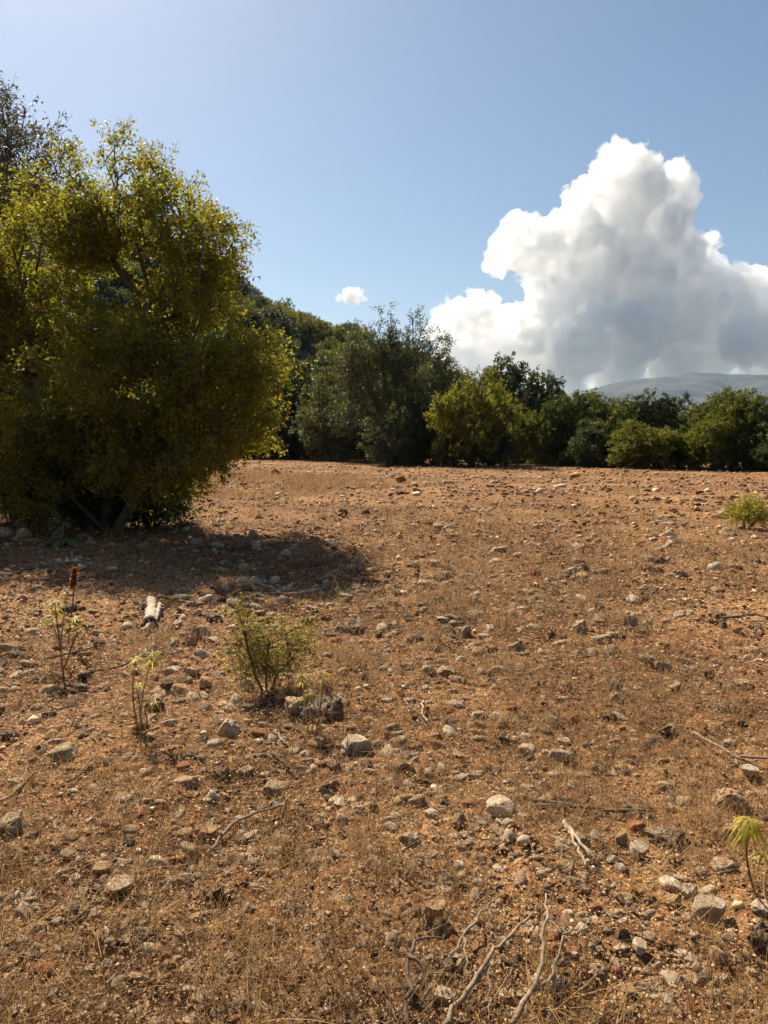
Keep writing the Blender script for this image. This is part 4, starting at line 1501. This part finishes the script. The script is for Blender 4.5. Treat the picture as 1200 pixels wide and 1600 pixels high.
# ------------------------------------------------------------------ sticks and dead branches
def curve(points, lifts, n=14, jit=0.006, seed=0):
    """ground points given by their place in view, lifted to real heights, as a smooth line"""
    q = np.random.default_rng(seed)
    P3 = []
    for (px, py), l in zip(points, lifts):
        d = ray(px, py)
        t = (l - EYE) / d[2]
        x, y = d[0] * t, d[1] * t
        P3.append((x, y, l + hz(x, y)))
    P3 = np.array(P3)
    s_ = np.r_[0, np.cumsum(np.linalg.norm(np.diff(P3, axis=0), axis=1))]
    m_ = max(n, int(s_[-1] / 0.03))
    u = np.linspace(0, s_[-1], m_)
    out = np.stack([np.interp(u, s_, P3[:, k]) for k in range(3)], 1)
    for _ in range(3):
        out[1:-1] = 0.25 * out[:-2] + 0.5 * out[1:-1] + 0.25 * out[2:]
    out[1:-1] += q.normal(size=(m_ - 2, 3)) * jit * np.array([1, 1, 0.5])
    return out


def stick(name, main, lifts, r0, r1, mat, label, cat='stick', group=None, side=(), seed=0, jit=0.004):
    """a dead stick: its stem, and side branches as parts"""
    c = curve(main, lifts, jit=jit, seed=seed)
    org = c[0].copy(); org[2] = 0
    mb = MB()
    rr_ = 0.78 * np.linspace(r0, r1, len(c)) * (1 + 0.12 * np.sin(np.arange(len(c)) * 1.7))
    tube(mb, c - org, rr_, 7, 0.10)
    if not side:
        o = obj(name, mb.mesh(name, True), M[mat])
        o.location = org
    else:
        o = empty(name, org)
        obj('stem', mb.mesh(name, True), M[mat], o)
        for k, (pts_, lf, a, b_) in enumerate(side):
            cc = curve(pts_, lf, n=8, jit=jit * 0.8, seed=seed + 31 + k)
            m2 = MB()
            tube(m2, cc - org, np.linspace(a, b_, len(cc)), 6, 0.08)
            obj('side_branch', m2.mesh('side_branch', True), M[mat], o)
    tag(o, label, cat, group)
    return o


stick('dead_branch', [(800, 1610), (835, 1560), (852, 1500), (850, 1445), (853, 1405)], [0.03, 0.05, 0.08, 0.10, 0.10], 0.0105, 0.0045, 'stick', 'longest pale dead branch rising from the bottom edge of the picture', 'branch', side=[([(836, 1558), (862, 1540), (872, 1500), (880, 1480)], [0.05, 0.05, 0.07, 0.09], 0.006, 0.0035), ([(878, 1478), (895, 1474), (904, 1466)], [0.09, 0.09, 0.08], 0.0035, 0.002), ([(878, 1478), (868, 1465), (860, 1455)], [0.09, 0.09, 0.08], 0.003, 0.002)], seed=1)
stick('dead_branch', [(690, 1612), (728, 1560), (760, 1510), (800, 1470), (833, 1432)], [0.03, 0.05, 0.06, 0.05, 0.04], 0.010, 0.004, 'stick', 'dead branch slanting right through the middle of the branch pile', 'branch', side=[([(745, 1538), (770, 1515), (785, 1500)], [0.05, 0.05, 0.06], 0.004, 0.002)], seed=2)
stick('dead_branch', [(630, 1610), (640, 1560), (634, 1508), (648, 1474), (668, 1478), (692, 1476)], [0.02, 0.04, 0.07, 0.08, 0.07, 0.05], 0.0105, 0.004, 'stick_dark', 'dark crooked dead branch at the left of the branch pile', 'branch', side=[([(638, 1505), (662, 1512), (668, 1545), (672, 1585)], [0.07, 0.07, 0.05, 0.03], 0.006, 0.003), ([(668, 1470), (690, 1462), (706, 1444)], [0.07, 0.06, 0.05], 0.004, 0.002), ([(666, 1464), (664, 1440)], [0.07, 0.06], 0.003, 0.002)], seed=3)
stick('dead_branch', [(698, 1520), (722, 1478), (745, 1440), (768, 1412), (782, 1400)], [0.03, 0.05, 0.06, 0.05, 0.04], 0.0075, 0.003, 'stick', 'thin dead branch pointing up right beside the orange-tan block', 'branch', side=[([(726, 1470), (728, 1510), (726, 1538)], [0.05, 0.04, 0.02], 0.004, 0.002)], seed=4)
stick('twig', [(588, 1600), (610, 1588), (634, 1570), (655, 1548)], [0.02, 0.03, 0.03, 0.03], 0.005, 0.003, 'stick', 'thin pale twig at the bottom edge left of the dark crooked branch', 'stick', seed=5)
stick('twig', [(735, 1600), (760, 1578), (790, 1545), (802, 1520)], [0.02, 0.03, 0.04, 0.04], 0.004, 0.002, 'stick', 'thin twig crossing low between the two longest branches', 'stick', seed=6)
stick('twig', [(765, 1610), (765, 1570), (766, 1520)], [0.02, 0.04, 0.06], 0.0035, 0.002, 'stick', 'short upright twig in the middle of the branch pile', 'stick', seed=7)
stick('dead_branch', [(322, 1332), (342, 1322), (346, 1300), (375, 1283), (408, 1272), (440, 1272), (455, 1250)], [0.01, 0.02, 0.03, 0.03, 0.03, 0.03, 0.03], 0.010, 0.004, 'stick', 'curved grey dead branch beside the upright pointed stone at left', 'branch', side=[([(345, 1305), (343, 1292)], [0.03, 0.04], 0.006, 0.003), ([(408, 1272), (425, 1262), (448, 1248)], [0.03, 0.03, 0.03], 0.004, 0.002)], seed=8)
stick('stick', [(0, 1254), (25, 1236), (52, 1212), (80, 1196)], [0.015] * 4, 0.010, 0.005, 'stick', 'straight stick running into the left edge of the picture', seed=9)
stick('stick', [(105, 1228), (130, 1214), (158, 1196)], [0.015] * 3, 0.006, 0.004, 'stick_dark', 'short dark stick left of the two cream pebbles', seed=10)
stick('stick', [(130, 1440), (150, 1412), (172, 1396)], [0.02] * 3, 0.008, 0.005, 'stick_dark', 'dark stick leaning against the white-topped stone at lower left', seed=11, side=[([(128, 1440), (112, 1450), (70, 1448)], [0.02, 0.015, 0.01], 0.005, 0.003)])
stick('stick', [(445, 1322), (480, 1314), (520, 1306), (540, 1306)], [0.012] * 4, 0.006, 0.004, 'stick_dark', 'dark straight stick lying across the middle foreground', seed=12)
stick('stick', [(828, 1232), (840, 1222), (854, 1211)], [0.02, 0.02, 0.02], 0.009, 0.007, 'stick', 'short stub of grey wood right of centre', seed=13)
stick('dead_branch', [(825, 1252), (850, 1258), (880, 1266), (920, 1270), (960, 1272), (1005, 1266)], [0.02, 0.025, 0.03, 0.03, 0.02, 0.02], 0.012, 0.009, 'stick_dark', 'dark half-buried branch with forked left end, right of the pale wedge stone', 'branch', side=[([(828, 1262), (855, 1266), (882, 1266)], [0.015, 0.02, 0.03], 0.006, 0.008), ([(880, 1268), (878, 1290)], [0.025, 0.01], 0.006, 0.003)], seed=14)
stick('dead_branch', [(882, 1292), (890, 1320), (905, 1345), (915, 1368)], [0.02, 0.03, 0.03, 0.02], 0.009, 0.006, 'bleached', 'bleached forked stick below the dark half-buried branch', 'branch', side=[([(884, 1300), (900, 1325), (922, 1352)], [0.03, 0.04, 0.03], 0.007, 0.005), ([(868, 1330), (890, 1342)], [0.01, 0.02], 0.004, 0.004)], seed=15)
stick('stick', [(875, 1338), (880, 1360), (884, 1372)], [0.012] * 3, 0.007, 0.004, 'stick', 'short grey stick left of the bleached forked one', seed=16)
stick('dead_branch', [(1085, 1142), (1120, 1160), (1150, 1178), (1210, 1188)], [0.03, 0.05, 0.05, 0.05], 0.010, 0.008, 'stick', 'long grey stick slanting to the right edge of the picture', 'branch', side=[([(1150, 1178), (1175, 1190), (1210, 1204)], [0.05, 0.03, 0.03], 0.007, 0.005)], seed=17)
stick('log', [(398, 910), (425, 920), (445, 934), (470, 936), (498, 926)], [0.05, 0.05, 0.04, 0.04, 0.05], 0.024, 0.020, 'stick', 'curved grey log lying at the edge of the tree shadow', 'log', seed=18, jit=0.008)
stick('stick', [(122, 1048), (150, 1040), (190, 1036), (205, 1032)], [0.02] * 4, 0.013, 0.008, 'stick_dark', 'dark stick in front of the left-hand spurge', seed=19)
stick('stick', [(218, 1026), (250, 1026), (290, 1020)], [0.02] * 3, 0.010, 0.008, 'stick_dark', 'dark stick behind the tall spurge stems', seed=20)
stick('stick', [(68, 1022), (92, 1025), (130, 1012), (150, 1002)], [0.02] * 4, 0.012, 0.008, 'stick_dark', 'stick lying behind the stems of the left-hand spurge', seed=21)
stick('stick', [(75, 1082), (90, 1076), (106, 1071)], [0.015] * 3, 0.006, 0.004, 'stick', 'thin stick right of the grey oblong stone at left', seed=22)
stick('stick', [(430, 1145), (440, 1158), (448, 1168)], [0.02] * 3, 0.010, 0.008, 'stick', 'short pale stick standing among stones below the shrub', seed=23)
stick('stick', [(425, 1192), (440, 1196), (455, 1206), (464, 1214)], [0.02] * 4, 0.010, 0.007, 'stick_dark', 'dark bent stick above the upright pointed stone', seed=24)
stick('stick', [(661, 1104), (658, 1118), (668, 1130)], [0.03, 0.02, 0.02], 0.008, 0.006, 'bleached', 'little bleached hook of wood in mid field', seed=25)
stick('stick', [(1125, 962), (1150, 965), (1175, 958), (1205, 965)], [0.04, 0.05, 0.05, 0.04], 0.016, 0.010, 'stick_dark', 'dark stick by the dark stone near the right edge', seed=26)
stick('twig', [(60, 1140), (85, 1136), (108, 1135)], [0.01] * 3, 0.006, 0.004, 'stick_dark', 'thin dark twig on bare soil at left below the grey oblong stone', seed=27)
stick('twig', [(165, 1186), (190, 1184), (212, 1190)], [0.01] * 3, 0.006, 0.004, 'stick_dark', 'thin dark twig below the root of the tall spurge', seed=28)
stick('twig', [(600, 1290), (625, 1286), (645, 1285)], [0.01] * 3, 0.005, 0.003, 'stick_dark', 'thin dark twig left of the low whitish pitted stone', seed=29)

# the white broken log pieces with a charred end
c = curve([(234, 965), (236, 950), (237, 937)], [0.07, 0.07, 0.07], seed=40, jit=0.003)
o = empty('bleached_log', (c[0][0], c[0][1], 0))
org = np.array(o.location)
mb = MB(); tube(mb, c - org, np.linspace(0.050, 0.040, len(c)), 10, 0.24)
obj('log_body', mb.mesh('bleached_log', True), M['bleached'], o)
mb = MB(); dd = unit(c[0] - c[1]); tube(mb, np.array([c[0] - org - dd * 0.01, c[0] - org + dd * 0.025]), [0.051, 0.046], 10, 0.08)
obj('charred_end', mb.mesh('charred_end', True), M['char'], o)
tag(o, 'short white weathered log with a charred front end', 'log')
o = stick('bleached_stick', [(222, 978), (240, 966), (246, 955), (249, 937)], [0.05, 0.06, 0.07, 0.09], 0.026, 0.020, 'bleached', 'bent white stick lying right of the short white log', 'stick', seed=41)


# ------------------------------------------------------------------ plants
def stem_line(base, tip, bend, n=9):
    f = np.linspace(0, 1, n)[:, None]
    return base + (tip - base) * f + np.array(bend) * np.sin(f * np.pi)


def tuft(parent, c, q, n, L, W, down=0.5, name='leaf_tuft', mat='leaf_spurge'):
    a = q.uniform(0, 6.28, n)
    up = q.uniform(-0.2, 0.9, n)
    d = unit(np.c_[np.cos(a), np.sin(a), up])
    mb = MB()
    ll = L * q.uniform(0.7, 1.25, n)
    s_ = unit(np.cross(d, np.array([0, 0, 1.0])))
    V = []
    for k in range(5):
        f = k / 4
        p = c + d * (ll * f)[:, None] - np.array([0, 0, 1.0]) * (down * ll * f * f)[:, None]
        wv = s_ * (W * q.uniform(0.9, 1.1, n) * (0.45 + 1.1 * f - 1.5 * f * f))[:, None] * 0.7
        V += [p - wv, p + wv]
    V = np.stack(V, 1).reshape(-1, 3)
    F = [np.array([2 * k, 2 * k + 1, 2 * k + 3, 2 * k + 2])[None] + (np.arange(n) * 10)[:, None] for k in range(4)]
    mb.add(V, f4=np.concatenate(F))
    return obj(name, mb.mesh(name, True), M[mat], parent)


def spurge(px, py, tips, label, seed, leafL=0.05, leafW=0.006, rad=0.0035, nl=26, mats=('stem_red', 'stem_pale'), low=(), down=0.55, bare=0):
    q = np.random.default_rng(seed)
    b, t = gpt(px, py)
    b[2] = hz(b[0], b[1])
    root = empty('spurge', b)
    for i, (tx, ty, has) in enumerate(tips):
        tip = at(tx, ty, b[1] + q.normal() * 0.04) - b
        base = np.r_[q.normal(size=2) * 0.012, -0.02]
        ln = stem_line(base, tip, (q.normal() * 0.02, q.normal() * 0.02, 0))
        mb = MB(); tube(mb, ln, np.linspace(rad, rad * 0.7, len(ln)), 6, 0.05)
        st_ = obj('stem', mb.mesh('stem', True), M[mats[i % len(mats)]], root)
        if has:
            tuft(st_, ln[-1], q, int(nl * has), leafL, leafW, down)
            if has >= 0.8:
                tuft(st_, ln[-1] * 0.9 + ln[0] * 0.1, q, int(nl * 0.5), leafL * 0.9, leafW, down + 0.3)
    for (tx, ty, s_) in low:
        tuft(root, at(tx, ty, b[1]) - b, q, int(nl * s_), leafL * 0.8, leafW, down)
    tag(root, label, 'plant')
    return root


spurge(98, 1042, [(85, 940, 1), (107, 925, 0), (117, 968, 0.9), (80, 970, 0.5), (122, 990, 0.5)], 'spindly yellow-green spurge nearest the left edge, below the rust seed spike', 501, 0.085, 0.010, 0.006, low=[(84, 968, 0.6), (120, 985, 0.5)])
spurge(221, 1158, [(212, 1030, 1), (240, 1022, 1.2), (214, 1075, 0.6), (218, 1100, 0), (226, 1110, 0)], 'tall spindly spurge with two leafy heads, left foreground', 502, 0.062, 0.0075, 0.0042, low=[(219, 1070, 0.8), (243, 1098, 0.6)])
spurge(491, 1150, [(473, 1056, 1.1), (505, 1052, 0.9), (480, 1085, 0.7), (512, 1100, 0), (498, 1110, 0)], 'pale spurge growing in front of the dark boulder below the shrub', 503, 0.055, 0.0065, 0.004, mats=('stem_pale', 'stem_red', 'stem_pale'))
spurge(1198, 1440, [(1170, 1282, 1.5)], 'drooping green spurge head on a dark stem at the right edge', 504, 0.062, 0.0085, 0.0042, nl=30, mats=('stem_red',), down=1.1, low=[(1192, 1335, 0.4)])

# rust seed spike on a dark stalk
b, t = gpt(104, 1005); b[2] = hz(b[0], b[1])
root = empty('dock_plant', b)
tip = at(117, 888, b[1]) - b
ln = stem_line(np.array([0, 0, -0.03]), tip, (0.01, 0, 0))
mb = MB(); tube(mb, ln, np.linspace(0.007, 0.004, len(ln)), 6, 0.05)
obj('stem', mb.mesh('stem', True), M['stem_red'], root)
q = np.random.default_rng(510)
f = q.uniform(0.78, 1.0, 420)
pc = ln[0] + (ln[-1] - ln[0]) * f[:, None]
mb = MB(); leaves(mb, pc, unit(q.normal(size=(420, 3)) + np.array([0, 0, 0.3])), unit(q.normal(size=(420, 3))), 0.034 * (1.15 - (f - 0.78) * 1.6), 0.013, 0.1)
obj('seed_spike', mb.mesh('seed_spike'), M['rust_seed'], root)
tag(root, 'rust-brown seed spike on a dark stalk at left in the field', 'plant')

# woolly pale plant in the shade
b, t = gpt(92, 862); b[2] = hz(b[0], b[1])
root = empty('woolly_plant', b)
q = np.random.default_rng(520)
for tx, ty in ((92, 828), (98, 818), (82, 842), (100, 848)):
    tip = at(tx, ty, b[1]) - b
    ln = stem_line(np.array([0, 0, -0.03]), tip, (0.02, 0, 0))
    mb = MB(); tube(mb, ln, np.linspace(0.02, 0.012, len(ln)), 6, 0.1)
    st_ = obj('stem', mb.mesh('stem', True), M['leaf_mullein'], root)
    tuft(st_, ln[-1], q, 12, 0.12, 0.05, 0.4, 'leaf_rosette', 'leaf_mullein')
for dx in (-0.08, 0.02, 0.12):
    tuft(root, np.array([dx, 0, 0.08]), q, 14, 0.2, 0.07, 0.6, 'leaf_rosette', 'leaf_mullein')
tag(root, 'pale woolly-leaved plant in the shade left of the dark bush', 'plant')

# the green shrub in the near field
b, t = gpt(415, 1085); b[2] = hz(b[0], b[1])
k = t / FPX
def sh(px, py, rp, dy=0.0):
    c = at(px, py, b[1] + dy) - b
    return (c[0], c[1], c[2], rp * k, rp * k * 1.1, rp * k)
bl = [sh(378, 960, 18), (sh(385, 1000, 26)), sh(372, 1040, 24), sh(410, 1000, 30, 0.05), sh(425, 1030, 34), sh(400, 1050, 34, -0.05), sh(445, 1045, 26, 0.1), sh(470, 1000, 26), sh(480, 975, 18), sh(455, 1020, 22, -0.05), sh(365, 1060, 20, 0.05), sh(430, 985, 18)]
tp = lambda px, py: tuple(at(px, py, b[1]) - b)
stems = [[(0, 0, -0.03), tp(400, 1060), tp(388, 1020), tp(378, 975), tp(372, 945)], [(0.02, 0, -0.03), tp(432, 1055), tp(455, 1030), tp(478, 1000)], [(0, 0.03, -0.03), tp(415, 1050), tp(418, 1010)], [(-0.02, 0, -0.03), tp(385, 1062), tp(365, 1050)]]
T = make_tree('green_shrub', bl, stems, 280, 22, 0.0135, 0.09, M['leaf_shrub'], 530, twig=0.0012, r0=0.0016, aspect=0.55, shell=0.1)
T.location = b
tag(T, 'airy yellow-green shrub with dark stems in the near field left of centre', 'shrub')
for ch in T.children:
    if ch.name.startswith('trunk'):
        ch.name = 'branches'
        ch.data.materials.clear(); ch.data.materials.append(M['stem_red'])
    if ch.name.startswith('crown'): ch.name = 'foliage'
# dry brown twigs at its foot
b2, t2 = gpt(455, 1092); b2[2] = hz(b2[0], b2[1])
mb = MB(); q = np.random.default_rng(540)
blades(mb, q, 420, 0.10, 0.10, 0.0022, 1.0, 3, 0.6)
o = obj('dead_brush', mb.mesh('dead_brush'), M['litter']); o.location = b2
tag(o, 'tangle of brown dead stalks at the foot of the green shrub', 'dead plant')

# long single straws in the foreground
g = np.random.default_rng(550)
mb = MB()
ST = [(150, 1330, 155, 1250), (210, 1290, 175, 1240), (700, 1060, 700, 1060)]
for i in range(150):
    px, py = g.uniform(-40, 1240), 1180 + 440 * g.uniform(0, 1) ** 0.8
    if px > 560 and g.uniform() < 0.6:
        px -= 560
    p, t = gpt(px, py)
    L_ = g.uniform(0.06, 0.28)
    a = g.uniform(0, 6.28); el = abs(g.normal()) * 0.5
    tip = p + np.array([math.cos(a) * math.cos(el), math.sin(a) * math.cos(el), math.sin(el)]) * L_
    p[2] = hz(p[0], p[1]) + 0.004; tip[2] += hz(p[0], p[1]) + 0.012
    ln = stem_line(p, tip, (g.normal() * 0.02, g.normal() * 0.02, abs(g.normal()) * 0.012), 6)
    tube(mb, ln, np.linspace(0.0011, 0.0006, 6), 4)
o = obj('loose_straw', mb.mesh('loose_straw', True), M['straw'])
tag(o, 'long loose straws lying over the foreground', 'straw', kind='stuff')
